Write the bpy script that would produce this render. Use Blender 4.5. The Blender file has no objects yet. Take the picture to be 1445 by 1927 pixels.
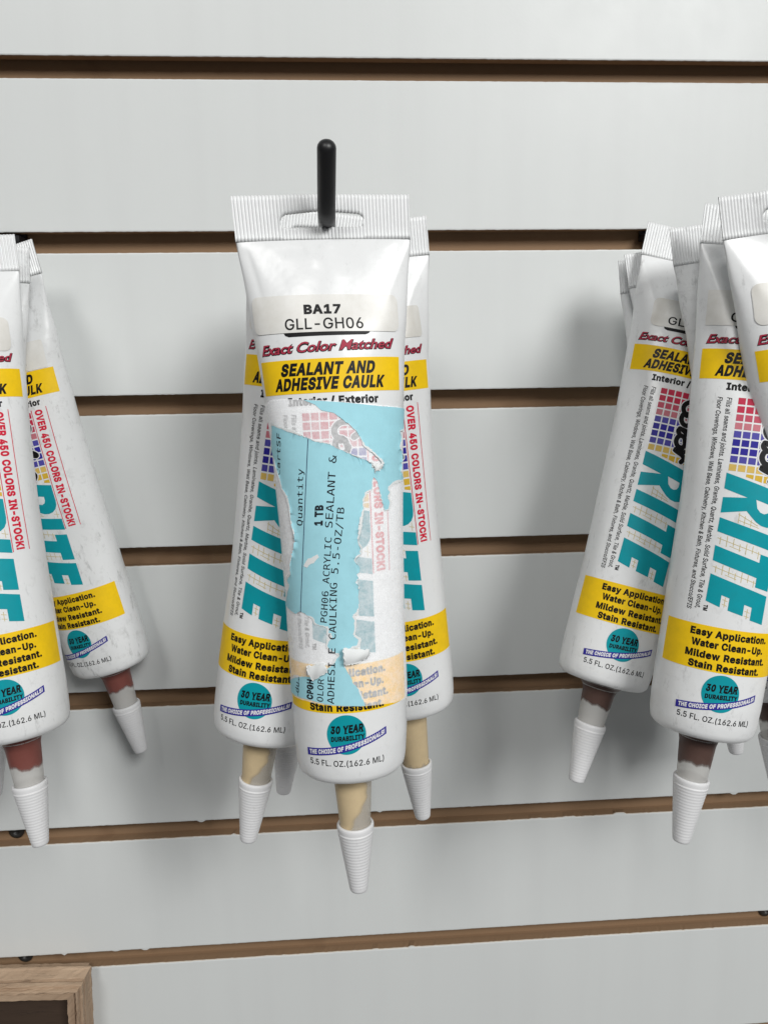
import bpy, bmesh, math, random
import numpy as np
from mathutils import Matrix, Vector
from mathutils.geometry import delaunay_2d_cdt

sc = bpy.context.scene
COL = sc.collection
random.seed(7)

# ------------------------------------------------------------------ camera
CAM = np.array([0.0, -0.38659, -0.14466])
RIGHT = Vector((0.99770842, -0.0656199, -0.01649054))
UP = Vector((0.02772384, 0.17415784, 0.9843274))
FWD = Vector((0.06171951, 0.98252892, -0.17557798))
cam = bpy.data.cameras.new("camera")
cam.sensor_fit = 'HORIZONTAL'
cam.sensor_width = 36.0
cam.lens = 36.0 * 1447.0 / 1445.0
cam.clip_start = 0.01
cam.clip_end = 50.0
cam_o = bpy.data.objects.new("camera", cam)
COL.objects.link(cam_o)
m = Matrix((RIGHT, UP, -FWD)).transposed().to_4x4()
m.translation = Vector(CAM)
cam_o.matrix_world = m
sc.camera = cam_o

# ------------------------------------------------------------------ light
world = bpy.data.worlds.new("World")
sc.world = world
world.use_nodes = True
bg = world.node_tree.nodes["Background"]
bg.inputs[0].default_value = (0.97, 0.985, 1.0, 1)
bg.inputs[1].default_value = 0.104


def area(name, loc, target, sx, sy, power, col=(1, 1, 1)):
    l = bpy.data.lights.new(name, 'AREA')
    l.shape = 'RECTANGLE'
    l.size = sx
    l.size_y = sy
    l.energy = power
    l.color = col
    o = bpy.data.objects.new(name, l)
    COL.objects.link(o)
    o.location = loc
    d = Vector(target) - Vector(loc)
    o.rotation_euler = d.to_track_quat('-Z', 'Y').to_euler()
    return o


area("ceiling_lamp", (1.02, -2.05, 1.15), (0, 0, -0.25), 0.95, 0.75, 45, (1.0, 1.0, 0.985))
area("ceiling_lamp", (-0.75, -2.2, 1.60), (0, 0, -0.25), 0.65, 0.6, 21.5, (1.0, 0.99, 0.97))

vs = sc.view_settings
sc.display_settings.display_device = 'sRGB'
vs.view_transform = 'Standard'
vs.look = 'None'
vs.exposure = 0.06
vs.gamma = 1.0
vs.use_curve_mapping = False
sc.cycles.max_bounces = 8
sc.cycles.transparent_max_bounces = 12


# ------------------------------------------------------------------ materials
def new_mat(name):
    mt = bpy.data.materials.new(name)
    mt.use_nodes = True
    nt = mt.node_tree
    return mt, nt, nt.nodes["Principled BSDF"]


def N(nt, t, **kw):
    n = nt.nodes.new(t)
    for k, v in kw.items():
        if k.startswith('i_'):
            n.inputs[int(k[2:])].default_value = v
        else:
            setattr(n, k, v)
    return n


def plain(name, col, rough=0.5, spec=0.4):
    mt, nt, b = new_mat(name)
    b.inputs["Base Color"].default_value = (*col, 1)
    b.inputs["Roughness"].default_value = rough
    b.inputs["Specular IOR Level"].default_value = spec
    return mt


def ramp(nt, stops):
    r = nt.nodes.new("ShaderNodeValToRGB")
    e = r.color_ramp.elements
    while len(e) < len(stops):
        e.new(0.5)
    for q, (p, c) in zip(e, stops):
        q.position = p
        q.color = (c, c, c, 1) if not hasattr(c, '__len__') else (*c, 1)
    return r


def coords(nt, rnd=True):
    tc = N(nt, "ShaderNodeTexCoord")
    if not rnd:
        return tc.outputs["Object"]
    oi = N(nt, "ShaderNodeObjectInfo")
    ad = N(nt, "ShaderNodeVectorMath", operation='ADD')
    nt.links.new(tc.outputs["Object"], ad.inputs[0])
    nt.links.new(oi.outputs["Random"], ad.inputs[1])
    return ad.outputs[0]


def noise(nt, vec, scale, detail=4, rough=0.6, stretch=None):
    n = N(nt, "ShaderNodeTexNoise")
    n.inputs["Scale"].default_value = scale
    n.inputs["Detail"].default_value = detail
    n.inputs["Roughness"].default_value = rough
    if stretch:
        mp = N(nt, "ShaderNodeMapping")
        mp.inputs["Scale"].default_value = stretch
        nt.links.new(vec, mp.inputs[0])
        vec = mp.outputs[0]
    nt.links.new(vec, n.inputs["Vector"])
    return n.outputs["Fac"]


def mix(nt, fac, a, b):
    n = N(nt, "ShaderNodeMix", data_type='RGBA')
    for i, v in ((0, fac), (6, a), (7, b)):
        if hasattr(v, 'is_linked'):
            nt.links.new(v, n.inputs[i])
        elif i == 0:
            n.inputs[0].default_value = v
        else:
            n.inputs[i].default_value = (*v, 1)
    return n.outputs[2]


def bump(nt, b, h, strength, dist):
    n = N(nt, "ShaderNodeBump")
    n.inputs["Strength"].default_value = strength
    n.inputs["Distance"].default_value = dist
    nt.links.new(h, n.inputs["Height"])
    nt.links.new(n.outputs[0], b.inputs["Normal"])


def tube_white(name, dirt):
    mt, nt, b = new_mat(name)
    v = coords(nt)
    f1 = noise(nt, v, 210, 6, 0.72)
    r1 = ramp(nt, [(0.58 - 0.03 * dirt, 0), (0.84, min(0.7, 0.30 + 0.2 * dirt))])
    nt.links.new(f1, r1.inputs[0])
    f2 = noise(nt, v, 300, 6, 0.75, (1.0, 1.0, 0.35))
    r2 = ramp(nt, [(0.60 - 0.03 * dirt, 0), (0.78, 0.35 + 0.3 * dirt)])
    nt.links.new(f2, r2.inputs[0])
    f3 = noise(nt, v, 26, 2, 0.5)
    r3 = ramp(nt, [(0.3, 0.0), (0.80, 0.06 + 0.07 * dirt)])
    nt.links.new(f3, r3.inputs[0])
    c = mix(nt, r3.outputs[0], (0.85, 0.86, 0.865), (0.63, 0.64, 0.635))
    c = mix(nt, r1.outputs[0], c, (0.45, 0.45, 0.44))
    c = mix(nt, r2.outputs[0], c, (0.26, 0.26, 0.255))
    nt.links.new(c, b.inputs["Base Color"])
    b.inputs["Roughness"].default_value = 0.30
    b.inputs["Specular IOR Level"].default_value = 0.5
    bump(nt, b, noise(nt, v, 75, 3), 0.22, 0.0012)
    return mt


def ink(name, col, rough=0.45, var=0.06):
    mt, nt, b = new_mat(name)
    v = coords(nt)
    f = noise(nt, v, 220, 5, 0.7)
    r = ramp(nt, [(0.35, 0.0), (0.75, 1.0)])
    nt.links.new(f, r.inputs[0])
    c = mix(nt, r.outputs[0], tuple(x * (1 + var) for x in col), tuple(x * (1 - var) + 0.004 for x in col))
    nt.links.new(c, b.inputs["Base Color"])
    b.inputs["Roughness"].default_value = rough
    b.inputs["Specular IOR Level"].default_value = 0.18
    return mt


M = {}
M['clean'] = tube_white('tube_white_clean', 0.0)
M['soft'] = tube_white('tube_white_handled', 0.6)
M['dirty'] = tube_white('tube_white_scuffed', 1.5)
M['yellow'] = ink('ink_yellow', (0.93, 0.60, 0.010))
M['black'] = ink('ink_black', (0.007, 0.007, 0.008))
M['teal'] = ink('ink_teal', (0.003, 0.315, 0.375))
M['navy'] = ink('ink_navy', (0.035, 0.030, 0.30))
M['white'] = plain('ink_white', (0.82, 0.82, 0.84), 0.5)
M['red'] = ink('ink_red', (0.66, 0.018, 0.050))
M['wine'] = ink('ink_wine', (0.42, 0.035, 0.070))
M['g1'] = ink('grid_red', (0.55, 0.030, 0.075))
M['g2'] = ink('grid_rose', (0.55, 0.085, 0.135))
M['g3'] = ink('grid_pink', (0.58, 0.19, 0.23))
M['b1'] = ink('grid_violet', (0.085, 0.075, 0.38))
M['b2'] = ink('grid_blue', (0.028, 0.022, 0.30))
M['y1'] = ink('grid_gold', (0.72, 0.50, 0.13))
M['y2'] = ink('grid_gold_deep', (0.70, 0.45, 0.045))
M['tan'] = ink('ink_tan', (0.62, 0.52, 0.26))
INKS = ['yellow', 'black', 'teal', 'navy', 'white', 'red', 'wine', 'g1', 'g2', 'g3', 'b1', 'b2', 'y1', 'y2', 'tan']


def make_cap_mat():
    mt, nt, b = new_mat('cap_white_plastic')
    v = coords(nt)
    f = noise(nt, v, 420, 5, 0.7)
    r = ramp(nt, [(0.60, 0.0), (0.80, 0.5)])
    nt.links.new(f, r.inputs[0])
    c = mix(nt, r.outputs[0], (0.80, 0.80, 0.81), (0.45, 0.44, 0.42))
    nt.links.new(c, b.inputs["Base Color"])
    b.inputs["Roughness"].default_value = 0.45
    b.inputs["Subsurface Weight"].default_value = 0.2
    b.inputs["Subsurface Radius"].default_value = (0.002, 0.002, 0.002)
    return mt


M['cap'] = make_cap_mat()


def make_nozzle_mat():
    mt, nt, b = new_mat('nozzle_translucent_plastic')
    b.inputs["Base Color"].default_value = (0.72, 0.71, 0.69, 1)
    b.inputs["Roughness"].default_value = 0.32
    tr = N(nt, "ShaderNodeBsdfTransparent")
    tr.inputs[0].default_value = (0.95, 0.94, 0.92, 1)
    mx = N(nt, "ShaderNodeMixShader", i_0=0.58)
    nt.links.new(tr.outputs[0], mx.inputs[1])
    nt.links.new(b.outputs[0], mx.inputs[2])
    nt.links.new(mx.outputs[0], nt.nodes["Material Output"].inputs[0])
    return mt


M['nozzle'] = make_nozzle_mat()


def sealant_mat(name, col):
    """caulk seen through the nozzle wall; the film thins out to nothing at its edge"""
    mt, nt, b = new_mat(name)
    v = coords(nt)
    c = mix(nt, noise(nt, v, 160, 4, 0.7), tuple(x * 1.12 for x in col), tuple(x * 0.86 for x in col))
    nt.links.new(c, b.inputs["Base Color"])
    b.inputs["Roughness"].default_value = 0.38
    b.inputs["Specular IOR Level"].default_value = 0.35
    at = N(nt, "ShaderNodeAttribute", attribute_name="film")
    tr = N(nt, "ShaderNodeBsdfTransparent")
    mx = N(nt, "ShaderNodeMixShader")
    nt.links.new(at.outputs["Fac"], mx.inputs[0])
    nt.links.new(tr.outputs[0], mx.inputs[1])
    nt.links.new(b.outputs[0], mx.inputs[2])
    nt.links.new(mx.outputs[0], nt.nodes["Material Output"].inputs[0])
    return mt


M['cream'] = sealant_mat('sealant_cream', (0.70, 0.55, 0.335))
M['brick'] = sealant_mat('sealant_brick', (0.21, 0.068, 0.055))
M['brown'] = sealant_mat('sealant_brown', (0.105, 0.060, 0.049))


def make_sticker_mat():
    mt, nt, b = new_mat('sticker_cream_film')
    v = coords(nt)
    f = noise(nt, v, 160, 5, 0.7)
    r = ramp(nt, [(0.35, 0.0), (0.72, 1.0)])
    nt.links.new(f, r.inputs[0])
    f2 = noise(nt, v, 60, 3, 0.6, (1.0, 1.0, 0.15))
    r2 = ramp(nt, [(0.52, 0.0), (0.66, 0.6)])
    nt.links.new(f2, r2.inputs[0])
    c = mix(nt, r.outputs[0], (0.82, 0.81, 0.78), (0.74, 0.725, 0.68))
    c = mix(nt, r2.outputs[0], c, (0.60, 0.57, 0.51))
    nt.links.new(c, b.inputs["Base Color"])
    b.inputs["Roughness"].default_value = 0.35
    return mt


M['sticker'] = make_sticker_mat()
M['bluepaper'] = ink('paper_blue', (0.39, 0.735, 0.83), 0.6, 0.05)
M['dotink'] = ink('ink_label_text', (0.018, 0.022, 0.03), 0.6)
M['lineink'] = ink('ink_label_line', (0.04, 0.06, 0.13), 0.6)


def make_residue():
    mt, nt, b = new_mat('torn_paper_fibre')
    v = coords(nt, False)
    f = noise(nt, v, 420, 6, 0.75)
    r = ramp(nt, [(0.30, 0.38), (0.70, 0.80)])
    nt.links.new(f, r.inputs[0])
    f2 = noise(nt, v, 90, 4, 0.7)
    c = mix(nt, f2, (0.95, 0.95, 0.96), (0.88, 0.89, 0.91))
    nt.links.new(c, b.inputs["Base Color"])
    b.inputs["Roughness"].default_value = 0.9
    b.inputs["Specular IOR Level"].default_value = 0.1
    bump(nt, b, f, 0.2, 0.0003)
    df = N(nt, "ShaderNodeBsdfDiffuse")
    nt.links.new(mix(nt, r.outputs[0], (0, 0, 0), c), df.inputs[0])
    tr = N(nt, "ShaderNodeBsdfTransparent")
    nt.links.new(mix(nt, r.outputs[0], (1, 1, 1), (0.28, 0.28, 0.28)), tr.inputs[0])
    ad = N(nt, "ShaderNodeAddShader")
    nt.links.new(df.outputs[0], ad.inputs[0])
    nt.links.new(tr.outputs[0], ad.inputs[1])
    nt.links.new(ad.outputs[0], nt.nodes["Material Output"].inputs[0])
    return mt


M['residue'] = make_residue()
M['fluff'] = plain('paper_white_torn', (0.84, 0.86, 0.86), 0.9, 0.1)


def make_laminate():
    mt, nt, b = new_mat('white_laminate')
    v = coords(nt, False)
    f = noise(nt, v, 9, 3, 0.5)
    c = mix(nt, f, (0.745, 0.765, 0.755), (0.70, 0.72, 0.715))
    fs = noise(nt, v, 40, 3, 0.6, (1.0, 1.0, 0.06))  # stretched noise: faint vertical reflection streaks and smudges painted into the colour
    rs = ramp(nt, [(0.45, 0.0), (0.75, 0.5)])
    nt.links.new(fs, rs.inputs[0])
    c = mix(nt, rs.outputs[0], c, (0.68, 0.695, 0.69))
    fr_ = noise(nt, v, 55, 5, 0.7)
    rr = ramp(nt, [(0.3, 0.36), (0.7, 0.43)])
    nt.links.new(fr_, rr.inputs[0])
    f2 = noise(nt, v, 170, 6, 0.8)
    r2 = ramp(nt, [(0.70, 0.0), (0.80, 0.30)])
    nt.links.new(f2, r2.inputs[0])
    c = mix(nt, r2.outputs[0], c, (0.56, 0.57, 0.56))
    nt.links.new(c, b.inputs["Base Color"])
    nt.links.new(rr.outputs[0], b.inputs["Roughness"])
    b.inputs["Specular IOR Level"].default_value = 0.35
    bump(nt, b, noise(nt, v, 900, 2), 0.10, 0.0002)
    return mt


M['laminate'] = make_laminate()


def make_mdf():
    mt, nt, b = new_mat('brown_fibreboard')
    v = coords(nt, False)
    f = noise(nt, v, 60, 5, 0.7, (0.25, 1, 1))
    f2 = noise(nt, v, 900, 4, 0.7)
    c = mix(nt, f, (0.34, 0.215, 0.125), (0.24, 0.147, 0.080))
    c2 = mix(nt, f2, c, (0.28, 0.175, 0.098))
    f3 = noise(nt, v, 22, 3, 0.6)
    r3 = ramp(nt, [(0.62, 0.0), (0.68, 0.55)])
    nt.links.new(f3, r3.inputs[0])
    c2 = mix(nt, r3.outputs[0], c2, (0.22, 0.13, 0.07))
    nt.links.new(c2, b.inputs["Base Color"])
    b.inputs["Roughness"].default_value = 0.8
    bump(nt, b, f2, 0.3, 0.0003)
    return mt


M['mdf'] = make_mdf()
M['edge'] = plain('laminate_cut_edge', (0.72, 0.66, 0.58), 0.7)


def make_wood(name, a, b_, cdark, sx):
    mt, nt, b = new_mat(name)
    v = coords(nt, False)
    f = noise(nt, v, 150, 6, 0.7, sx)
    r = ramp(nt, [(0.3, 0.0), (0.7, 1.0)])
    nt.links.new(f, r.inputs[0])
    c = mix(nt, r.outputs[0], a, b_)
    f2 = noise(nt, v, 260, 6, 0.8, sx)
    r2 = ramp(nt, [(0.60, 0.0), (0.72, 0.9)])
    nt.links.new(f2, r2.inputs[0])
    c = mix(nt, r2.outputs[0], c, cdark)
    nt.links.new(c, b.inputs["Base Color"])
    b.inputs["Roughness"].default_value = 0.75
    bump(nt, b, f2, 0.35, 0.0007)
    return mt


M['rail'] = make_wood('weathered_wood_rail', (0.53, 0.385, 0.265), (0.36, 0.245, 0.16), (0.13, 0.08, 0.05), (0.15, 1, 1))
M['stile'] = make_wood('weathered_wood_stile', (0.45, 0.325, 0.225), (0.30, 0.20, 0.13), (0.16, 0.095, 0.06), (1, 1, 0.15))
M['panel'] = make_wood('dark_wood_panel', (0.060, 0.036, 0.022), (0.045, 0.026, 0.016), (0.030, 0.018, 0.012), (0.2, 1, 1))
M['hook'] = plain('black_coated_steel', (0.010, 0.010, 0.011), 0.42, 0.5)
M['screw'] = plain('dark_screw_steel', (0.030, 0.028, 0.026), 0.45, 0.5)


# ------------------------------------------------------------------ object helpers
def mesh_obj(name, verts, faces, mats, parent=None, fm=None, smooth=True):
    me = bpy.data.meshes.new(name)
    me.from_pydata([tuple(map(float, v)) for v in verts], [], [tuple(map(int, f)) for f in faces])
    for mt in mats:
        me.materials.append(mt)
    if fm is not None:
        me.polygons.foreach_set("material_index", np.asarray(fm, dtype=np.int32))
    me.polygons.foreach_set("use_smooth", np.full(len(me.polygons), smooth, dtype=bool))
    me.validate()
    me.update()
    o = bpy.data.objects.new(name, me)
    COL.objects.link(o)
    if parent is not None:
        o.parent = parent
    return o


def thing(name, label, cat, loc=(0, 0, 0), rot=None, group=None):
    o = bpy.data.objects.new(name, None)
    o.empty_display_size = 0.01
    COL.objects.link(o)
    o.location = loc
    if rot is not None:
        o.rotation_euler = rot
    o["label"] = label
    o["category"] = cat
    if group:
        o["group"] = group
    return o


def lathe(prof, n, rfun=None):
    """prof: list of (r, z). returns verts, faces (open ends)."""
    V, F = [], []
    for i, (r, z) in enumerate(prof):
        for k in range(n):
            t = 2 * math.pi * k / n
            rr = r if rfun is None else rfun(i, r, z, t)
            V.append((rr * math.sin(t), -rr * math.cos(t), z))
    for i in range(len(prof) - 1):
        for k in range(n):
            a, b = i * n + k, i * n + (k + 1) % n
            F.append((a, a + n, b + n, b))
    return V, F


# ------------------------------------------------------------------ slatwall
PITCH, GAP = 0.0762, 0.0095
wall = thing('slatwall', 'white laminate slatwall with brown horizontal grooves behind the hanging tubes', 'slatwall')


def xs_for_slat():
    return np.r_[np.linspace(-0.75, -0.32, 12)[:-1], np.arange(-0.32, 0.3201, 0.0016), np.linspace(0.32, 0.75, 12)[1:]]


def make_slat(k):
    zt = -k * PITCH - GAP
    zb = -(k + 1) * PITCH
    rnd = np.random.RandomState(100 + k)
    xs = xs_for_slat()
    n = len(xs)
    chip = np.zeros(n)
    chipb = np.zeros(n)
    rough = 0.00003 if k < 2 else (0.00005 if k < 4 else 0.00007)
    chip += rnd.randn(n) * rough
    chipb += rnd.randn(n) * 0.00004
    if k >= 4:
        for q in range(7 if k == 5 else 9 if k == 4 else 3):
            c = rnd.randint(20, n - 20)
            chip[c:c + rnd.randint(1, 5)] += rnd.uniform(0.0002, 0.0009)
        for q in range(4):
            c = rnd.randint(20, n - 20)
            chipb[c:c + rnd.randint(1, 3)] += rnd.uniform(-0.0012, -0.0004)
    P = [(0.0052, zb, 0), (0.0006, zb, 1), (0.00015, zb + 0.00012, 1), (0.0, zb + 0.0006, 0),
         (0.0, zt - 0.0007, 0), (0.00018, zt - 0.00015, 2), (0.0007, zt, 2), (0.0052, zt, 0)]
    V = []
    for i, x in enumerate(xs):
        for (y, z, w) in P:
            V.append((x, y, z + (chipb[i] if w == 1 else chip[i] if w == 2 else 0)))
    F, fm = [], []
    q = len(P)
    mats = {0: 1, 1: 0, 2: 0, 3: 0, 4: 0, 5: 2, 6: 1}
    for i in range(n - 1):
        for j in range(q - 1):
            a = i * q + j
            F.append((a, a + q, a + q + 1, a + 1))
            fm.append(mats[j])
    mesh_obj('slat', V, F, [M['laminate'], M['mdf'], M['edge']], wall, fm, smooth=False)


for k in range(-6, 14):
    make_slat(k)


def box_vf(x0, x1, y0, y1, z0, z1, off=0):
    V = [(x, y, z) for x in (x0, x1) for y in (y0, y1) for z in (z0, z1)]
    F = [(0, 1, 3, 2), (4, 6, 7, 5), (0, 4, 5, 1), (2, 3, 7, 6), (0, 2, 6, 4), (1, 5, 7, 3)]
    return V, [tuple(i + off for i in f) for f in F]


V, F = [], []
v, f = box_vf(-0.75, 0.75, 0.0090, 0.018, -14 * PITCH, 6 * PITCH - GAP)
V += v
F += f
for k in range(-6, 14):
    v, f = box_vf(-0.749, 0.749, 0.0051, 0.0089, -(k + 1) * PITCH + 0.0080, -k * PITCH - GAP - 0.0012, len(V))
    V += v
    F += f
mesh_obj('core_board', V, F, [M['mdf']], wall, smooth=False)


def screw(x, z):
    pr = [(0.0001, 0.0), (0.0012, 0.0), (0.0014, -0.0008), (0.0030, -0.0011), (0.0041, -0.0004), (0.0042, 0.0012)]
    Vv, Ff = lathe([(r, h) for r, h in pr], 28)
    W = [(x + a, 0.0086 + c, z + b) for a, b, c in Vv]
    mesh_obj('screw', W, Ff, [M['screw']], wall)


screw(-0.1790, -0.3866)
screw(-0.1815, -0.4632)
screw(0.2490, -0.4634)


# ------------------------------------------------------------------ hooks
def make_hook(x, label):
    t = thing('peg_hook', label, 'hook', (x, 0, -0.0931), None, 'black peg hooks in the slatwall')
    path = [Vector((0, -0.001, 0)), Vector((0, -0.03, 0)), Vector((0, -0.06, 0)), Vector((0, -0.09, 0)), Vector((0, -0.112, 0))]
    for a in np.linspace(0, 1, 9)[1:]:
        th = math.radians(a * 40)
        path.append(Vector((0, -0.1185 - 0.0095 * math.sin(th) * 0.8, 0.0075 - 0.0075 * math.cos(th))))
    d = Vector((0.0006, -0.0135, 0.0150)).normalized()
    p = path[-1]
    for q in (0.004, 0.009, 0.0150, 0.0200):
        path.append(p + d * q)
    R = 0.00295
    rad = [R] * len(path)
    # rounded tip
    e = path[-1]
    for a in (0.3, 0.6, 0.8, 0.93, 1.0):
        path.append(e + d * (R * 0.85 * a))
        rad.append(max(0.00005, R * math.sqrt(max(0, 1 - a * a))))
    n = 32
    V, F = [], []
    for i, pt in enumerate(path):
        tg = (path[min(i + 1, len(path) - 1)] - path[max(i - 1, 0)]).normalized()
        sx = Vector((1, 0, 0))
        sy = tg.cross(sx).normalized()
        sx = sy.cross(tg).normalized()
        for k in range(n):
            th = 2 * math.pi * k / n
            V.append(pt + (sx * math.cos(th) + sy * math.sin(th)) * rad[i])
    for i in range(len(path) - 1):
        for k in range(n):
            a, b = i * n + k, i * n + (k + 1) % n
            F.append((a, b, b + n, a + n))
    mesh_obj('rod', V, F, [M['hook']], t)
    V, F = [], []
    for bx in ((-0.011, 0.011, -0.0024, -0.0004, -0.013, 0.0122), (-0.011, 0.011, -0.0024, 0.0060, 0.0124, 0.0150),
               (-0.011, 0.011, 0.0062, 0.0085, 0.0124, 0.0210)):
        v, f = box_vf(*bx, len(V))
        V += v
        F += f
    o = mesh_obj('back_plate', V, F, [M['hook']], t, smooth=False)
    return t


make_hook(-0.0005, 'black steel peg hook with upturned end through the middle torn-label tube')
make_hook(-0.1545, 'black peg hook plate in the groove behind the tubes at the left edge')
make_hook(0.1660, 'black peg hook plate in the groove behind the tubes at the right edge')


# ------------------------------------------------------------------ weathered wooden frame, lower left
fr = thing('wooden_frame', 'weathered brown wooden frame with dark inner panel, low on the slatwall', 'frame',
           (-0.1400, 0.0, -0.4600), (0, math.radians(2.6), 0))
prof = [(-0.0003, 0.0034), (-0.0050, 0.0030), (-0.0052, 0.0012), (-0.0060, 0.0006), (-0.0070, 0.0006), (-0.0078, 0.0012), (-0.0100, 0.0017),
        (-0.0125, 0.0020), (-0.0132, 0.0021), (-0.0134, 0.0062), (-0.0147, 0.0062), (-0.0149, 0.0024), (-0.0158, 0.0020), (-0.0176, 0.0020), (-0.0179, 0.0026),
        (-0.0179, 0.0034), (-0.0186, 0.0036), (-0.0196, 0.0037), (-0.0201, 0.0040), (-0.0201, 0.0048),
        (-0.0178, 0.0051), (-0.0178, 0.0057), (-0.0193, 0.0060), (-0.0193, 0.0094), (-0.0187, 0.0097), (-0.0050, 0.0098)]
FW, FH = 0.150, 0.120


def rail(side):
    L = FW if side in 'tb' else FH
    ns = 60
    rnd = np.random.RandomState(ord(side))
    V, F = [], []
    jit = rnd.randn(ns + 1, len(prof)) * 0.00012
    for i in range(ns + 1):
        s = i / ns
        for j, (y, d) in enumerate(prof):
            lo, hi = d, L - d
            a = lo + (hi - lo) * s
            dd = d + (jit[i, j] if 0 < i < ns else 0)
            yy = y + (jit[i, -1 - j] if 0 < i < ns and j else 0)
            if side == 't':
                V.append((-a, yy, -dd))
            elif side == 'b':
                V.append((-a, yy, -FH + dd))
            elif side == 'r':
                V.append((-dd, yy, -a))
            else:
                V.append((-FW + dd, yy, -a))
    q = len(prof)
    for i in range(ns):
        for j in range(q - 1):
            a = i * q + j
            F.append((a, a + 1, a + q + 1, a + q))
    return V, F


for s, nm, mt in (('t', 'top_rail', 'rail'), ('b', 'bottom_rail', 'rail'), ('r', 'side_stile', 'stile'), ('l', 'side_stile', 'stile')):
    V, F = rail(s)
    mesh_obj(nm, V, F, [M[mt]], fr, smooth=False)
v, f = box_vf(-FW + 0.0090, -0.0090, -0.0090, -0.0060, -FH + 0.0090, -0.0090)
mesh_obj('inner_panel', v, f, [M['panel']], fr, smooth=False)

# ------------------------------------------------------------------ tube surface
P = 119.0
ZK = [0, 14.5, 40, 57, 86, 111, 139, 167, 186, 193, 196.5, 198]
AK = [29.6, 29.2, 26.3, 24.7, 22.4, 21.2, 20.6, 20.3, 20.0, 19.6, 19.0, 17.6]
HZ = 8.0
NU, NZ = 181, 150
US = np.linspace(-P / 2, P / 2, NU)
ZS = np.linspace(0, 198, NZ)


def ell_per(a, b):
    h = ((a - b) / (a + b)) ** 2
    return math.pi * (a + b) * (1 + 3 * h / (10 + math.sqrt(4 - 3 * h)))


def solve_b(a, z):
    if z <= 14.5:
        return 0.62
    if z > 186:
        return solve_b(20.0, 186) * a / 20.0
    if z < 44:
        q = ((z - 14.5) / 29.5) ** 0.85
        return 0.62 + (solve_b(float(np.interp(44, ZK, AK)), 44) - 0.62) * q
    lo, hi = 0.3, a * 1.02
    for _ in range(40):
        md = (lo + hi) / 2
        if ell_per(a, md) < P:
            lo = md
        else:
            hi = md
    return lo


BASE = np.zeros((NZ, NU, 3))
for i, z in enumerate(ZS):
    a = float(np.interp(z, ZK, AK))
    b = solve_b(a, z)
    t = np.linspace(-np.pi, np.pi, 2001)
    x = a * np.sin(t)
    y = -b * np.cos(t)
    s = np.r_[0, np.cumsum(np.hypot(np.diff(x), np.diff(y)))]
    s = (s - s[1000]) * (P / s[-1])
    BASE[i, :, 0] = np.interp(US, s, x)
    BASE[i, :, 1] = np.interp(US, s, y)
    BASE[i, :, 2] = -z


def crease(u, z, p, q, w, amp):
    """ridge (amp>0, outwards) or fold along the segment p-q in (u, z) mm"""
    px, pz = p
    dx, dz = q[0] - px, q[1] - pz
    L2 = dx * dx + dz * dz
    tt = np.clip(((u - px) * dx + (z - pz) * dz) / L2, 0, 1)
    d = np.hypot(u - px - tt * dx, z - pz - tt * dz)
    return amp * np.exp(-(d / w) ** 2) * (0.35 + 0.65 * (1 - tt))


class Tube:
    def __init__(self, seed, bend=0.0, creases=(), dent=0.25, skew=0.0):
        r = np.random.RandomState(seed)
        g = BASE.copy()
        U, Z = np.meshgrid(US, ZS)
        # soft squeeze marks
        d = np.zeros_like(U)
        for _ in range(9):
            u0, z0 = r.uniform(-30, 30), r.uniform(22, 175)
            su, sz = r.uniform(7, 14), r.uniform(12, 34)
            d += r.uniform(-1, 1) * dent * np.exp(-((U - u0) / su) ** 2 - ((Z - z0) / sz) ** 2)
        d += dent * 0.3 * np.sin(Z * 0.23 + r.uniform(0, 6) + U * 0.11) * np.exp(-((Z - 35) / 25) ** 2)
        for c in creases:
            d += crease(U, Z, *c)
        fade = np.clip((Z - 14.5) / 4.0, 0, 1) * np.clip((192 - Z) / 8, 0, 1)
        d = d * fade
        # outward direction
        nrm = np.stack([g[:, :, 0], g[:, :, 1] * 1.6, np.zeros_like(U)], -1)
        nrm /= np.maximum(np.linalg.norm(nrm, axis=-1, keepdims=True), 1e-6)
        g += nrm * d[..., None]
        g[:, :, 0] += bend * np.sin(np.pi * Z / 198)
        self.wv = (r.uniform(0.2, 0.6), r.uniform(0.06, 0.12), r.uniform(0, 6))
        self.bend = bend
        self.skew = skew
        g[:, :, 2] -= skew * g[:, :, 0] * np.clip(1 - Z / 60.0, 0, 1)
        g[:, :, 1] += self.wave(g[:, :, 0], Z)
        self.g = g / 1000.0
        gu = np.gradient(self.g, axis=1)
        gz = np.gradient(self.g, axis=0)
        n = np.cross(gz, gu)
        n /= np.maximum(np.linalg.norm(n, axis=-1, keepdims=True), 1e-12)
        if n[NZ // 2, NU // 2, 1] > 0:
            n = -n
        self.n = n

    def wave(self, x, z):
        a, f, p = self.wv
        return a * np.sin(x * f + p) * np.clip(1 - (z - 10) / 35.0, 0, 1)

    def samp(self, arr, u, z):
        fi = np.clip(np.asarray(z, float) / 198 * (NZ - 1), 0, NZ - 1.001)
        fj = np.clip((np.asarray(u, float) + P / 2) / P * (NU - 1), 0, NU - 1.001)
        i, j = fi.astype(int), fj.astype(int)
        a, b = (fi - i)[..., None], (fj - j)[..., None]
        return arr[i, j] * (1 - a) * (1 - b) + arr[i + 1, j] * a * (1 - b) + arr[i, j + 1] * (1 - a) * b + arr[i + 1, j + 1] * a * b

    def at(self, u, z, off):
        """off in mm outwards"""
        p = self.samp(self.g, u, z) + self.samp(self.n, u, z) * (np.asarray(off, float)[..., None] / 1000)
        p = p.copy()
        p[..., 2] += HZ / 1000
        return p


# ------------------------------------------------------------------ flat printing: pieces in (u, z) mm, layer height in mm
import json
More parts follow.
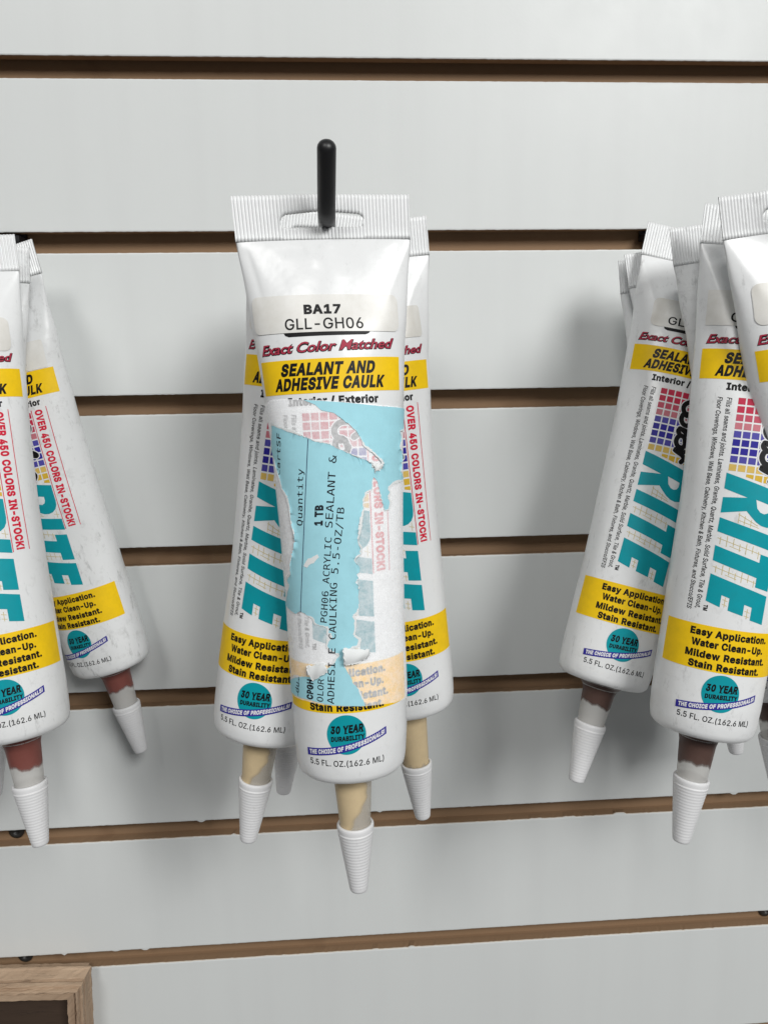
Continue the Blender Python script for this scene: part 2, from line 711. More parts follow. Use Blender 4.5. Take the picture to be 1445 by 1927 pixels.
# letter outlines: face -> character -> [advance, loops of x, y in thousandths]
GLYPHS = json.loads(
    '{"plain":{" ":[201,[]],"&":[461,[[45,56,71,25,105,2,148,-13,197,-18,236,-14,275,-4,311,14,327,27,359,-11,454,-8,380,87,394,110,407,140,416,178,419,235,339,235,335,188,326,155,325,1'
    '51,235,264,283,300,314,336,325,357,332,380,335,404,331,436,318,465,298,490,271,509,238,521,200,525,162,521,129,509,102,489,81,464,69,433,64,399,68,368,77,339,120,277,77,243,55,220,'
    '38,195,27,166,23,133,28,93],[119,93,111,111,108,131,111,151,119,168,135,187,171,215,276,88,271,84,247,69,220,60,193,57,169,60,148,67,131,79],[173,443,186,448,201,450,222,446,238,43'
    '7,247,423,251,405,249,392,238,370,209,344,185,326,155,368,150,383,148,399,150,413,155,426,163,436]]],"(":[286,[[78,206,84,129,101,52,129,-26,170,-107,251,-106,199,20,171,117,164,16'
    '2,162,207,165,257,172,311,185,368,201,425,222,481,251,549,170,550,143,498,121,445,103,386,90,326,81,265]]],")":[286,[[23,-106,103,-107,144,-27,172,50,189,128,195,206,192,265,184,32'
    '5,170,386,152,445,131,498,103,550,22,549,51,481,72,425,89,368,101,311,108,257,111,207,109,163,102,119,75,22]]],",":[201,[[58,82,25,-130,93,-130,151,82]]],"-":[466,[[103,255,103,177'
    ',348,177,348,255]]],".":[201,[[38,41,43,19,55,1,74,-11,95,-16,117,-11,136,1,148,19,152,41,148,63,136,81,117,94,95,98,74,94,55,81,43,63]]],"/":[262,[[249,543,170,544,0,-87,79,-87]]]'
    ',"0":[466,[[42,176,58,110,85,55,123,15,171,-10,227,-18,283,-10,330,15,368,56,395,110,411,176,416,254,411,332,394,399,367,453,330,493,282,518,227,527,171,518,124,493,86,453,59,399,4'
    '2,332,37,254],[134,147,124,196,120,254,124,313,134,362,150,400,171,427,196,443,227,448,257,443,283,427,304,400,320,362,329,313,333,254,329,196,320,147,304,109,283,82,257,66,227,61,'
    '196,66,171,82,150,109]]],"1":[466,[[195,520,75,432,78,342,204,433,201,66,65,66,65,-11,402,-11,402,66,287,66,287,520]]],"2":[466,[[53,52,53,-11,400,-11,400,68,164,68,164,56,315,215,'
    '367,284,381,314,389,343,392,373,387,414,371,451,345,482,311,506,271,522,225,527,179,521,138,506,103,481,77,448,60,408,53,351,137,351,141,387,149,408,161,425,178,438,199,446,224,448'
    ',247,446,268,439,285,428,298,413,306,394,309,371,307,351,301,331,273,289]]],"3":[466,[[91,21,128,0,171,-14,218,-18,269,-13,314,3,351,27,380,60,398,100,404,145,398,189,380,228,352,2'
    '62,313,286,265,299,237,296,383,456,383,520,59,520,59,441,277,441,277,452,146,303,146,237,240,233,270,224,292,209,306,191,315,169,318,145,315,119,305,99,290,83,270,71,246,63,218,61,'
    '192,63,169,70,150,80,135,94,125,112,118,143,30,143,41,88,61,51]]],"5":[466,[[74,54,101,24,135,1,176,-13,221,-18,270,-12,314,6,351,33,379,70,396,114,402,163,399,201,389,235,374,266,'
    '353,293,328,315,298,331,265,341,229,345,201,342,174,335,144,316,160,441,377,441,377,520,86,520,55,243,131,234,151,249,171,258,194,264,218,266,245,262,269,252,289,237,304,216,313,19'
    '1,317,162,314,134,304,110,290,89,271,74,247,64,221,61,198,63,178,70,161,81,147,96,138,112,131,141,47,141,56,90]]],"6":[466,[[75,69,101,33,137,5,179,-12,226,-18,274,-12,316,5,351,32'
    ',377,67,394,109,400,157,395,204,379,245,354,279,321,304,281,320,235,325,192,317,187,306,338,517,246,520,93,290,69,243,57,202,52,162,58,113],[148,107,139,131,136,158,139,185,148,209'
    ',161,228,179,242,201,251,226,254,251,251,273,242,291,227,304,208,313,185,316,157,313,130,304,107,291,87,273,72,251,63,226,60,201,63,180,72,162,87]]],"B":[469,[[136,68,136,220,248,2'
    '20,277,217,300,208,319,195,333,178,341,158,344,137,339,110,323,88,293,73,244,68],[49,520,49,-11,247,-11,303,-6,349,8,385,31,410,61,424,97,429,136,425,175,412,208,393,235,369,255,34'
    '3,268,326,271,326,260,362,277,382,293,397,315,406,342,409,374,405,412,390,448,367,477,334,501,292,515,242,520],[136,296,136,441,239,441,279,435,305,421,320,399,325,372,322,351,314,'
    '332,301,317,283,306,262,299,237,296]]],"C":[523,[[37,177,60,110,96,56,144,15,202,-10,267,-18,307,-15,344,-6,378,9,409,29,436,55,458,85,474,120,487,171,400,171,390,140,380,120,367,1'
    '03,351,90,312,71,267,64,226,69,190,86,159,112,135,149,120,197,114,254,120,312,135,359,159,396,189,423,226,439,267,445,312,438,332,430,351,419,367,405,380,388,390,369,400,337,487,33'
    '7,474,389,457,424,436,454,409,480,378,500,344,515,307,524,267,527,202,518,144,493,96,452,60,398,37,331,29,254]]],"E":[432,[[136,68,136,218,366,218,366,297,136,297,136,441,383,441,3'
    '83,520,49,520,49,-11,386,-11,386,68]]],"F":[423,[[136,-11,136,210,357,210,357,289,136,289,136,441,380,441,380,520,49,520,49,-11]]],"G":[534,[[37,177,59,111,95,56,144,16,202,-10,269'
    ',-18,329,-11,382,9,426,42,460,85,482,139,489,199,489,267,272,267,272,188,402,188,399,163,386,129,366,101,339,81,307,68,269,64,227,70,190,86,159,113,135,150,120,197,114,254,120,312,'
    '135,359,159,396,189,423,225,439,265,445,312,438,331,430,365,404,389,367,400,338,488,338,475,388,459,422,437,452,410,478,379,499,344,514,306,523,265,527,200,518,143,493,95,452,59,39'
    '8,37,331,29,254]]],"H":[530,[[49,-11,136,-11,136,221,381,221,381,-11,468,-11,468,520,381,520,381,300,136,300,136,520,49,520]]],"I":[314,[[20,68,20,-11,280,-11,280,68,194,68,194,441'
    ',280,441,280,520,20,520,20,441,107,441,107,68]]],"K":[480,[[49,520,49,-11,136,-11,136,162,197,227,366,-11,464,-8,257,288,464,516,359,520,130,258,136,520]]],"L":[406,[[49,520,49,-11'
    ',372,-11,372,68,136,68,136,520]]],"M":[641,[[133,-11,122,418,160,287,279,-11,349,-11,503,420,493,-11,579,-11,579,520,469,520,320,125,315,90,288,191,159,520,49,520,49,-11]]],"O":[54'
    '6,[[37,177,60,110,96,56,145,15,202,-10,267,-18,332,-10,389,15,437,56,474,110,497,177,504,254,497,331,474,398,437,452,389,493,332,518,267,527,202,518,145,493,96,452,60,398,37,331,29'
    ',254],[135,149,120,196,114,254,120,312,135,360,159,397,190,423,226,439,267,445,307,439,344,423,374,397,398,360,414,312,419,254,414,196,398,149,374,112,344,85,307,69,267,64,226,69,1'
    '90,86,159,112]]],"Q":[546,[[37,177,60,110,96,56,145,15,202,-10,267,-18,332,-10,352,-1,395,-59,484,-56,417,39,437,56,474,110,497,177,504,254,497,331,474,398,437,452,389,493,332,518,'
    '267,527,202,518,145,493,96,452,60,398,37,331,29,254],[135,149,120,196,114,254,120,312,135,360,159,397,190,423,226,439,267,445,307,439,344,423,374,397,398,360,414,312,419,254,414,19'
    '6,398,149,374,112,367,106,318,170,229,167,302,67,307,69,267,64,226,69,190,86,159,112]]],"S":[460,[[55,54,84,22,123,-1,170,-15,224,-20,280,-15,328,1,367,25,396,57,414,96,419,138,416'
    ',173,404,203,387,227,365,247,316,274,174,318,155,328,139,341,129,356,126,376,129,395,138,412,152,426,172,438,196,445,225,447,264,443,296,428,317,406,329,367,414,367,405,419,386,455'
    ',358,485,321,508,277,522,227,527,178,522,133,508,95,485,66,454,47,416,41,372,50,322,78,281,123,251,180,229,291,194,310,184,323,172,332,158,334,139,331,118,321,99,304,83,282,71,255,'
    '63,224,60,196,62,170,69,149,80,132,95,121,114,113,148,25,148,35,92]]],"T":[462,[[21,520,21,441,182,441,182,-11,268,-11,268,441,428,441,428,520]]],"W":[699,[[91,520,2,519,147,-11,23'
    '9,-11,346,392,343,418,357,320,447,-11,539,-11,684,519,595,520,493,80,472,199,388,520,298,520,194,78,186,148]]],"Z":[452,[[31,50,31,-11,410,-11,410,68,130,63,178,122,408,458,408,520'
    ',29,520,29,441,308,445,264,391]]],"a":[402,[[38,39,61,13,90,-5,123,-16,160,-20,192,-17,219,-9,242,3,273,31,279,41,266,41,266,-11,348,-11,348,252,344,292,332,325,314,351,292,370,267'
    ',382,217,394,162,393,130,386,99,373,71,354,48,328,25,284,105,261,126,293,154,312,173,318,196,320,218,318,235,312,248,303,257,291,262,276,264,255,263,248,260,245,232,237,123,221,72,'
    '203,51,187,34,167,23,140,19,108,24,70],[111,79,105,90,103,105,105,121,112,132,123,141,157,154,274,175,267,174,265,139,262,118,254,99,241,82,223,68,199,60,171,57,133,63,120,70]]],"b'
    '":[438,[[42,-11,123,-11,123,48,112,48,129,24,146,8,168,-6,195,-16,230,-19,277,-13,319,7,354,38,380,80,396,131,401,189,396,247,380,297,354,339,319,370,277,389,229,395,194,392,167,38'
    '3,145,368,113,330,125,330,125,520,42,520],[135,119,127,152,124,189,127,227,135,259,149,284,168,303,191,315,220,319,249,315,273,302,292,283,306,257,314,225,317,189,314,153,306,121,2'
    '92,94,273,74,249,62,220,58,192,62,168,74,149,93]]],"c":[409,[[29,130,46,80,74,38,111,7,156,-13,207,-19,263,-11,289,-1,313,12,333,29,350,50,364,73,377,110,298,130,282,95,264,75,239,'
    '62,207,58,176,62,152,75,133,95,119,121,110,153,107,187,110,223,119,254,133,281,152,301,176,314,207,319,239,314,263,302,281,283,297,249,376,269,362,305,349,328,332,348,311,365,263,3'
    '88,207,396,156,389,111,369,74,338,46,296,29,245,23,187]]],"d":[438,[[28,130,45,80,71,38,105,7,147,-13,195,-19,230,-16,257,-6,279,8,312,48,302,48,302,-11,383,-11,383,520,300,520,300'
    ',330,312,330,296,353,279,369,258,383,230,392,195,395,148,389,106,370,71,339,45,297,28,247,23,189],[119,121,110,153,107,189,110,225,119,257,132,283,151,302,175,315,205,319,233,315,2'
    '57,303,276,284,289,259,298,227,301,189,298,152,289,119,275,93,256,74,233,62,205,58,176,62,152,74,133,94]]],"e":[417,[[23,187,29,130,46,80,73,38,111,7,158,-13,212,-19,251,-16,287,-6'
    ',317,10,343,32,363,58,380,98,299,118,288,93,278,81,265,71,232,59,213,57,182,61,157,71,136,88,120,111,110,141,109,158,383,158,379,243,367,286,350,321,327,349,300,370,270,384,238,393'
    ',205,395,154,389,109,369,72,337,45,294,29,244],[110,239,119,265,133,287,152,304,176,315,205,319,233,315,256,305,274,287,288,264,296,235,296,232,109,232]]],"f":[267,[[131,529,106,51'
    '4,86,492,74,464,70,432,70,390,-5,390,-5,316,70,316,70,-11,153,-11,153,316,239,316,239,390,153,390,156,439,163,452,174,459,214,461,235,455,257,529,208,540,159,538]]],"g":[438,[[104,'
    '-26,35,-65,55,-97,75,-118,100,-136,130,-150,166,-159,207,-162,253,-158,295,-146,331,-126,360,-96,378,-57,383,-10,383,390,302,390,302,330,313,330,296,353,280,369,258,383,230,392,196'
    ',395,148,389,106,370,71,339,45,298,29,248,23,191,29,134,45,85,72,46,107,17,149,0,195,-6,229,-3,257,6,279,19,311,57,300,57,300,-5,294,-42,275,-66,245,-81,207,-86,180,-84,159,-78,142'
    ',-69,129,-58],[119,127,110,157,107,193,110,228,119,258,133,283,152,303,175,315,205,319,234,315,257,303,276,285,290,260,298,229,301,193,298,156,290,125,276,102,257,84,234,74,205,70,'
    '176,74,152,85,133,103]]],"h":[423,[[42,520,42,-11,125,-11,125,226,128,255,136,277,149,295,166,308,187,315,210,318,241,313,265,297,280,271,285,234,285,-11,368,-11,368,241,364,287,35'
    '1,326,329,356,301,378,266,391,227,396,184,390,146,371,114,339,118,329,125,520]]],"i":[180,[[63,435,84,432,104,435,122,446,134,463,138,483,134,503,122,520,104,531,84,535,63,531,46,5'
    '20,34,503,30,483,34,463,46,446],[42,390,42,-11,125,-11,125,390]]],"j":[180,[[-21,-155,40,-150,70,-139,94,-120,112,-95,122,-65,125,-31,125,390,42,390,42,-28,39,-51,32,-64,21,-72,-21'
    ',-77],[34,463,46,446,63,435,83,432,104,435,121,446,133,463,137,483,133,503,121,520,104,531,83,535,63,531,46,520,34,503,30,483]]],"l":[202,[[42,84,47,44,66,12,97,-8,162,-12,194,-6,1'
    '78,66,146,63,135,65,130,69,126,78,125,520,42,520]]],"m":[623,[[124,353,108,328,115,326,123,390,42,390,42,-11,125,-11,125,237,127,263,135,284,148,299,163,310,181,317,199,319,225,315'
    ',245,303,258,284,263,259,263,-11,346,-11,346,247,349,267,355,285,366,299,380,310,397,317,418,319,444,315,465,304,480,285,485,253,485,-11,568,-11,568,256,564,298,550,334,529,362,502'
    ',382,471,393,437,397,405,394,376,385,350,370,329,350,312,326,317,324,319,337,295,369,261,390,220,397,193,394,167,386,144,372]]],"n":[423,[[125,-11,125,226,128,255,136,277,149,295,1'
    '66,308,187,315,210,318,241,313,265,297,280,271,285,234,285,-11,368,-11,368,241,364,287,350,326,329,356,300,378,266,391,227,396,184,390,146,371,114,339,116,325,123,390,42,390,42,-11'
    ']]],"o":[428,[[29,130,46,80,74,38,111,7,156,-13,207,-19,259,-13,304,7,342,38,369,80,386,130,392,187,386,245,369,296,342,338,304,369,259,389,207,396,156,389,111,369,74,338,46,296,29'
    ',245,23,187],[119,121,110,153,107,187,110,223,119,254,133,281,152,301,176,314,207,319,239,314,263,301,283,281,297,254,305,222,308,187,305,153,297,122,283,95,264,75,239,62,207,58,17'
    '6,62,152,75,133,95]]],"r":[272,[[123,332,123,390,42,390,42,-11,125,-11,125,236,127,259,135,278,148,293,164,305,184,312,254,311,254,394,212,396,178,391,146,376,121,354,109,332]]],"s'
    '":[378,[[53,31,78,9,108,-7,143,-16,182,-19,226,-15,264,-4,297,15,321,41,337,72,342,107,335,146,314,179,280,204,233,220,148,242,131,252,123,263,120,277,124,294,137,308,159,318,187,3'
    '21,216,318,236,307,249,291,262,265,339,282,324,321,307,346,286,367,258,383,225,392,187,395,147,392,111,381,80,362,56,338,41,308,36,274,43,233,64,200,99,176,146,159,232,137,246,128,'
    '254,116,257,103,252,86,238,71,214,60,181,56,153,60,130,70,115,85,101,119,21,102,35,59]]],"t":[241,[[84,13,121,-9,193,-14,226,-7,210,66,170,61,154,63,144,69,139,79,137,98,137,316,21'
    '5,316,215,390,137,390,137,482,54,482,54,390,-5,390,-5,316,54,316,54,92,61,48]]],"u":[423,[[42,138,46,92,59,54,81,23,109,1,144,-12,182,-16,225,-10,264,8,295,40,294,55,287,-11,368,-1'
    '1,368,390,285,390,285,153,282,125,274,102,261,84,244,72,223,64,200,61,169,67,145,83,130,108,125,145,125,390,42,390]]],"v":[402,[[3,389,155,-11,234,-11,386,389,297,390,202,124,195,7'
    '5,176,158,92,390]]],"w":[580,[[95,390,8,390,129,-11,207,-11,283,291,308,169,360,-11,438,-11,559,390,472,390,397,84,372,216,325,390,243,390,170,83,164,139]]],"x":[392,[[5,-8,98,-11,'
    '189,138,281,-11,373,-8,238,192,367,388,276,390,191,250,106,390,13,388,142,194]]],"y":[402,[[53,-74,34,-148,91,-156,119,-154,144,-146,166,-133,185,-114,201,-91,214,-62,386,389,297,3'
    '90,195,76,176,158,92,390,3,389,151,-1,131,-53,122,-66,112,-74,102,-78]]],"z":[394,[[31,50,31,-11,350,-11,350,67,137,67,137,56,344,327,344,390,37,390,37,312,243,312,243,323]]]},"hea'
    'vy":{" ":[245,[]],"!":[254,[[6,16,31,-26,73,-51,123,-51,165,-26,190,16,190,66,165,108,123,133,73,133,31,108,6,66],[15,557,20,112,175,112,181,557]]],"-":[511,[[66,292,66,140,385,140'
    ',385,292]]],".":[245,[[3,16,28,-26,70,-51,120,-51,163,-26,188,16,188,66,163,109,120,133,70,133,28,109,3,66]]],"/":[307,[[296,579,141,581,-47,-123,108,-124]]],"0":[511,[[10,145,24,9'
    '7,43,54,68,17,101,-14,139,-37,181,-51,227,-55,272,-51,315,-37,353,-14,385,17,410,54,430,97,443,145,451,198,451,310,443,363,429,411,410,454,384,492,352,523,315,546,272,559,227,564,1'
    '81,559,139,546,101,523,69,492,43,454,24,411,10,363,2,310,2,198],[163,185,157,254,163,323,177,372,198,401,205,406,214,410,227,411,239,410,248,406,258,400,266,390,284,351,294,291,294'
    ',217,284,158,266,119,258,109,249,103,239,99,227,98,214,99,205,103,198,108,177,137]]],"1":[511,[[183,557,38,451,51,289,177,380,164,103,28,103,28,-48,439,-48,439,103,324,103,324,557]'
    ']],"3":[511,[[113,-35,182,-53,258,-53,330,-31,387,10,411,40,428,72,438,110,439,179,428,216,412,248,389,277,361,301,328,320,289,333,292,319,420,442,420,557,22,557,22,404,218,420,109'
    ',317,109,201,222,198,253,190,269,178,277,164,280,145,277,126,269,115,255,105,234,99,192,102,176,108,165,117,158,131,149,180,-12,180,1,93,14,56,55,2]]],"4":[511,[[-8,172,-8,57,234,5'
    '7,234,-48,391,-48,391,57,461,57,461,211,391,211,391,366,234,366,234,211,175,201,377,547,219,557]]],"5":[511,[[0,178,26,62,64,7,118,-32,185,-53,259,-52,298,-43,333,-27,363,-5,389,21'
    ',411,52,427,86,436,125,438,192,424,249,398,297,360,337,313,366,257,380,183,377,179,364,194,404,414,404,414,557,53,557,14,210,138,196,184,222,218,228,241,224,258,214,271,198,278,175'
    ',278,149,271,127,259,112,242,102,222,99,195,105,176,120,171,131,162,178]]],"7":[511,[[32,-40,194,-48,439,437,439,557,14,557,14,404,258,412]]],"A":[537,[[-47,-44,119,-48,169,94,311,'
    '94,361,-48,526,-44,310,557,168,557],[238,379,242,287,261,243,216,244]]],"B":[514,[[173,106,173,182,262,181,283,175,296,165,304,152,307,136,306,128,303,122,298,117,290,112,274,107],'
    '[12,557,12,-48,289,-46,329,-39,367,-25,422,14,456,72,466,136,457,199,429,250,390,286,345,306,363,303,363,236,384,246,417,278,439,321,447,375,436,437,404,493,351,534,281,555],[173,4'
    '03,262,401,273,398,279,393,284,388,286,383,286,364,282,353,273,344,259,337,235,333,173,333]]],"C":[568,[[27,94,53,50,86,14,125,-16,169,-38,218,-51,297,-54,356,-41,409,-17,454,20,49'
    '0,66,513,121,533,208,376,208,348,141,328,120,301,106,266,101,246,103,227,108,210,117,194,129,180,145,169,165,159,190,154,218,154,290,159,319,169,343,180,363,194,379,209,392,227,400'
    ',244,405,291,405,320,394,343,376,359,347,372,300,534,302,503,416,473,467,432,509,383,539,327,558,268,564,217,559,169,546,125,525,86,495,53,458,27,415,7,365,-4,312,-8,254,-4,196,7,1'
    '43]]],"D":[560,[[12,557,12,-48,221,-48,275,-44,327,-32,374,-11,416,18,450,54,476,97,495,146,506,198,510,255,506,312,495,364,477,413,450,455,417,491,377,520,330,541,279,553],[273,11'
    '3,248,108,173,106,173,403,252,401,275,396,295,387,311,375,324,360,335,340,343,318,351,255,343,192,335,169,324,150,311,135,294,123]]],"E":[476,[[173,105,173,181,403,181,403,334,173,'
    '334,173,404,420,404,420,557,12,557,12,-48,423,-48,423,105]]],"F":[468,[[173,-48,173,173,394,173,394,326,173,326,173,404,417,404,417,557,12,557,12,-48]]],"G":[578,[[26,94,52,51,85,1'
    '4,124,-16,169,-38,217,-51,268,-55,315,-52,359,-41,400,-24,436,1,467,31,493,67,511,108,523,153,528,304,235,304,235,151,359,151,360,163,344,133,321,114,289,103,245,103,228,108,210,11'
    '7,194,130,180,145,169,166,159,190,154,218,154,290,159,319,169,343,180,364,194,380,209,392,226,401,242,405,290,405,318,394,340,375,379,301,536,303,504,415,474,465,434,507,384,538,32'
    '7,557,265,564,215,559,167,546,123,524,84,495,52,458,26,414,7,365,-4,312,-8,254,-4,197,7,143]]],"H":[574,[[12,-48,173,-48,173,184,344,184,344,-48,505,-48,505,557,344,557,344,337,173'
    ',337,173,557,12,557]]],"I":[358,[[-17,105,-17,-48,317,-48,317,105,231,105,231,404,317,404,317,557,-17,557,-17,404,70,404,70,105]]],"K":[524,[[12,557,12,-48,173,-48,173,148,193,169,'
    '347,-48,517,-35,305,284,519,539,342,557,152,313,173,557]]],"L":[451,[[12,557,12,-48,409,-48,409,105,173,105,173,557]]],"M":[686,[[170,-48,133,360,125,274,254,-48,375,-48,493,362,45'
    '6,-48,616,-48,616,557,443,557,316,149,322,203,184,557,12,557,12,-48]]],"N":[581,[[173,-48,141,356,161,265,360,-48,511,-48,511,557,350,557,383,152,384,207,163,557,12,557,12,-48]]],"'
    'O":[591,[[7,143,27,94,53,50,86,14,125,-16,169,-38,217,-51,267,-55,317,-51,365,-38,409,-16,448,14,481,51,507,94,526,143,537,196,541,254,537,312,526,365,507,414,481,458,448,495,409,5'
    '25,365,546,317,559,267,564,216,559,169,546,125,525,86,495,53,458,27,415,7,366,-4,312,-8,254,-4,196],[169,165,159,190,154,218,154,291,159,319,169,344,181,364,194,380,210,392,227,401'
    ',246,406,267,408,288,406,306,401,324,392,339,380,353,364,365,344,374,319,380,291,380,218,374,190,365,165,353,145,339,129,324,117,306,108,288,103,267,101,246,103,227,108,210,117,194'
    ',129,181,145]]],"P":[502,[[12,-48,173,-48,173,139,278,140,319,149,356,165,387,186,413,212,433,245,455,311,455,385,433,451,412,483,387,509,355,530,319,545,278,554,12,557],[250,403,2'
    '74,395,285,386,293,371,296,348,293,324,285,309,274,299,250,292,173,291,173,403]]],"R":[507,[[12,-48,173,-48,173,150,218,150,324,-48,494,-39,379,190,384,192,412,218,434,250,455,315,'
    '455,389,434,454,413,486,386,511,355,531,319,546,278,554,12,557],[251,403,276,396,287,387,294,374,297,352,294,331,287,319,276,311,252,304,173,304,173,404]]],"S":[504,[[24,32,49,4,10'
    '8,-35,182,-55,265,-55,307,-47,344,-33,376,-14,404,9,427,37,443,69,454,104,455,168,437,220,405,262,332,307,178,358,168,366,165,372,165,381,169,390,178,399,197,407,226,410,246,409,26'
    '2,404,274,398,282,391,287,383,300,330,461,330,434,447,394,503,337,542,266,562,188,562,117,542,60,504,35,476,18,444,7,409,4,372,9,328,25,288,52,255,87,228,126,208,274,161,294,147,29'
    '6,144,296,133,290,121,278,110,256,102,209,99,173,109,161,119,154,134,145,185,-22,184,6,66]]],"T":[506,[[-16,557,-16,404,145,404,145,-48,305,-48,305,404,465,404,465,557]]],"U":[575,'
    '[[15,133,26,92,43,55,67,22,97,-5,132,-27,171,-44,214,-53,259,-56,304,-53,347,-44,386,-27,420,-5,450,22,474,55,491,92,502,133,506,557,345,557,343,163,334,137,318,118,294,105,259,100'
    ',224,105,199,118,183,137,174,163,172,557,12,557]]],"V":[537,[[118,557,-47,553,170,-48,312,-48,526,553,360,557,242,130,252,179]]],"W":[744,[[120,557,-45,555,118,-48,268,-48,341,359,'
    '321,311,419,-48,567,-48,731,555,566,557,493,140,508,208,417,557,269,557,193,138]]],"Y":[529,[[118,557,-51,546,155,195,155,-48,316,-48,316,195,522,546,354,557,238,339,234,368]]],"a"'
    ':[447,[[25,-5,74,-39,131,-55,211,-52,271,-23,295,4,229,4,229,-48,385,-48,383,285,366,342,332,387,271,421,194,433,119,422,69,399,26,362,-30,263,118,218,158,271,176,280,205,281,222,2'
    '75,221,276,224,260,239,279,93,252,35,223,1,186,-16,136,-16,78,-6,43],[143,102,142,109,140,106,153,114,227,130,226,132,221,118,211,106,197,98,161,95,145,100]]],"c":[453,[[13,64,34,2'
    '9,60,0,91,-24,127,-42,168,-54,252,-53,316,-30,367,11,401,65,425,136,281,172,244,109,220,97,191,97,185,98,167,113,153,135,146,168,146,207,153,240,167,263,182,275,214,280,240,271,257'
    ',249,271,204,430,245,379,350,333,396,274,424,209,433,166,429,127,419,91,401,60,376,34,347,13,312,-2,274,-11,230,-11,145,-2,102]]],"d":[482,[[-4,104,11,64,30,30,55,0,85,-24,119,-42,'
    '157,-53,224,-55,278,-39,327,11,265,11,265,-48,420,-48,420,557,263,557,263,367,330,367,310,392,253,426,197,433,156,429,119,419,85,401,56,377,31,347,11,313,-4,273,-14,189],[149,150,1'
    '45,189,149,228,160,256,174,272,192,280,217,280,235,272,249,257,259,229,263,189,259,149,248,121,234,105,216,97,193,97,174,105,160,122]]],"e":[461,[[-11,145,-2,102,12,64,33,29,60,-1,'
    '92,-25,129,-43,170,-53,243,-55,300,-41,350,-13,388,27,434,123,283,161,250,107,236,99,212,95,186,99,168,110,154,128,145,159,147,121,420,121,417,233,402,299,373,354,331,394,281,420,2'
    '07,433,164,429,125,418,89,400,58,375,32,345,12,310,-3,272,-12,229],[153,249,165,266,182,277,205,281,227,277,241,268,253,250,249,269,157,268]]],"i":[224,[[-5,459,20,419,60,396,107,3'
    '96,148,419,173,459,173,507,148,548,107,570,60,570,19,548,-5,507],[5,427,5,-48,162,-48,162,427]]],"l":[247,[[7,51,19,16,39,-14,68,-35,104,-48,166,-49,238,-35,208,104,148,102,164,91,'
    '162,103,162,557,4,557]]],"n":[467,[[161,-48,163,240,169,259,178,271,192,278,211,281,223,279,231,276,237,271,242,264,246,255,248,-48,405,-48,403,278,384,343,345,393,290,424,229,433,'
    '191,429,156,419,124,401,95,375,132,384,159,427,5,427,5,-48]]],"o":[473,[[-2,102,13,64,34,29,60,0,91,-24,127,-42,166,-53,207,-56,249,-53,288,-42,324,-25,356,0,382,29,403,64,418,102,'
    '427,145,427,230,418,274,403,312,382,347,356,377,324,401,288,419,249,429,207,433,166,429,127,419,91,401,60,376,34,347,13,312,-2,274,-11,230,-11,145],[149,151,145,187,149,225,160,253'
    ',177,273,181,276,207,281,232,276,249,263,262,240,270,207,270,168,262,136,249,113,232,100,207,95,183,100,165,114,160,120]]],"p":[482,[[160,367,160,427,5,427,5,-191,162,-191,162,11,9'
    '5,11,115,-16,173,-49,228,-56,269,-53,306,-42,340,-24,370,0,394,30,414,64,428,105,439,189,428,273,413,313,394,347,369,377,339,401,305,419,267,430,200,431,146,415,98,367],[161,189,16'
    '5,229,176,257,190,272,208,280,232,280,251,272,265,256,276,228,280,189,276,150,265,122,250,105,232,97,208,97,191,105,176,121,165,149]]],"r":[317,[[161,-48,163,245,168,258,176,268,18'
    '6,273,291,275,291,433,181,431,125,408,85,367,86,369,160,369,160,427,5,427,5,-48]]],"s":[423,[[45,-14,94,-42,151,-55,217,-55,279,-38,332,-4,368,46,380,104,375,143,363,176,341,205,31'
    '1,229,245,255,159,279,158,280,158,280,157,276,155,272,166,280,187,284,207,280,216,273,243,222,391,256,351,349,318,389,273,417,218,431,155,431,95,415,45,382,10,334,-2,276,3,237,16,2'
    '03,38,174,68,150,134,124,219,101,219,101,219,101,220,109,215,102,197,95,168,95,152,101,143,112,125,162,-29,130,8,30]]],"t":[285,[[59,-14,91,-36,131,-50,272,-44,240,104,166,100,174,'
    '96,175,92,174,279,252,279,252,427,174,427,174,519,17,519,17,427,-42,427,-42,279,17,279,17,90,21,53,35,17]]],"w":[625,[[123,427,-39,425,102,-48,235,-48,284,232,332,-48,465,-48,606,4'
    '25,443,427,397,144,354,427,215,427,171,143,180,226]]],"x":[436,[[127,427,-39,415,97,195,-47,-36,118,-48,189,79,260,-48,426,-36,282,192,420,415,255,427,191,309]]],"y":[447,[[93,-194'
    ',160,-181,214,-139,248,-79,435,423,271,427,196,135,211,170,118,427,-46,423,111,-1,97,-36,95,-38,25,-37,-13,-178]]]},"mono":{" ":[434,[]],"&":[434,[[22,202,16,154,28,88,66,34,123,-2'
    ',193,-14,230,-11,264,-2,296,13,323,32,349,-4,431,-3,371,80,392,111,409,151,419,198,422,269,357,269,356,193,352,165,344,142,335,128,171,350,157,376,150,397,148,417,152,439,166,457,1'
    '87,468,216,472,261,465,308,444,308,516,235,532,212,533,157,526,114,502,87,465,78,417,80,391,87,366,111,320,71,285,40,245],[119,81,94,119,85,165,89,195,100,224,120,251,144,274,288,7'
    '9,250,57,205,48,157,56]]],"-":[434,[[120,228,120,163,309,163,309,228]]],".":[434,[[166,110,166,-4,262,-4,262,110]]],"/":[434,[[381,523,307,524,30,-70,105,-70]]],"0":[434,[[53,142,8'
    '5,56,139,3,214,-14,290,3,344,56,376,142,387,259,376,377,344,463,290,516,214,533,139,516,85,463,53,377,42,259],[145,100,127,166,121,259,127,353,145,419,174,457,214,469,255,457,284,4'
    '19,302,353,308,259,302,166,284,100,255,62,214,50,174,62],[195,308,179,297,168,281,164,261,168,241,178,225,194,214,214,210,234,214,250,225,261,242,265,261,261,281,250,297,233,308,21'
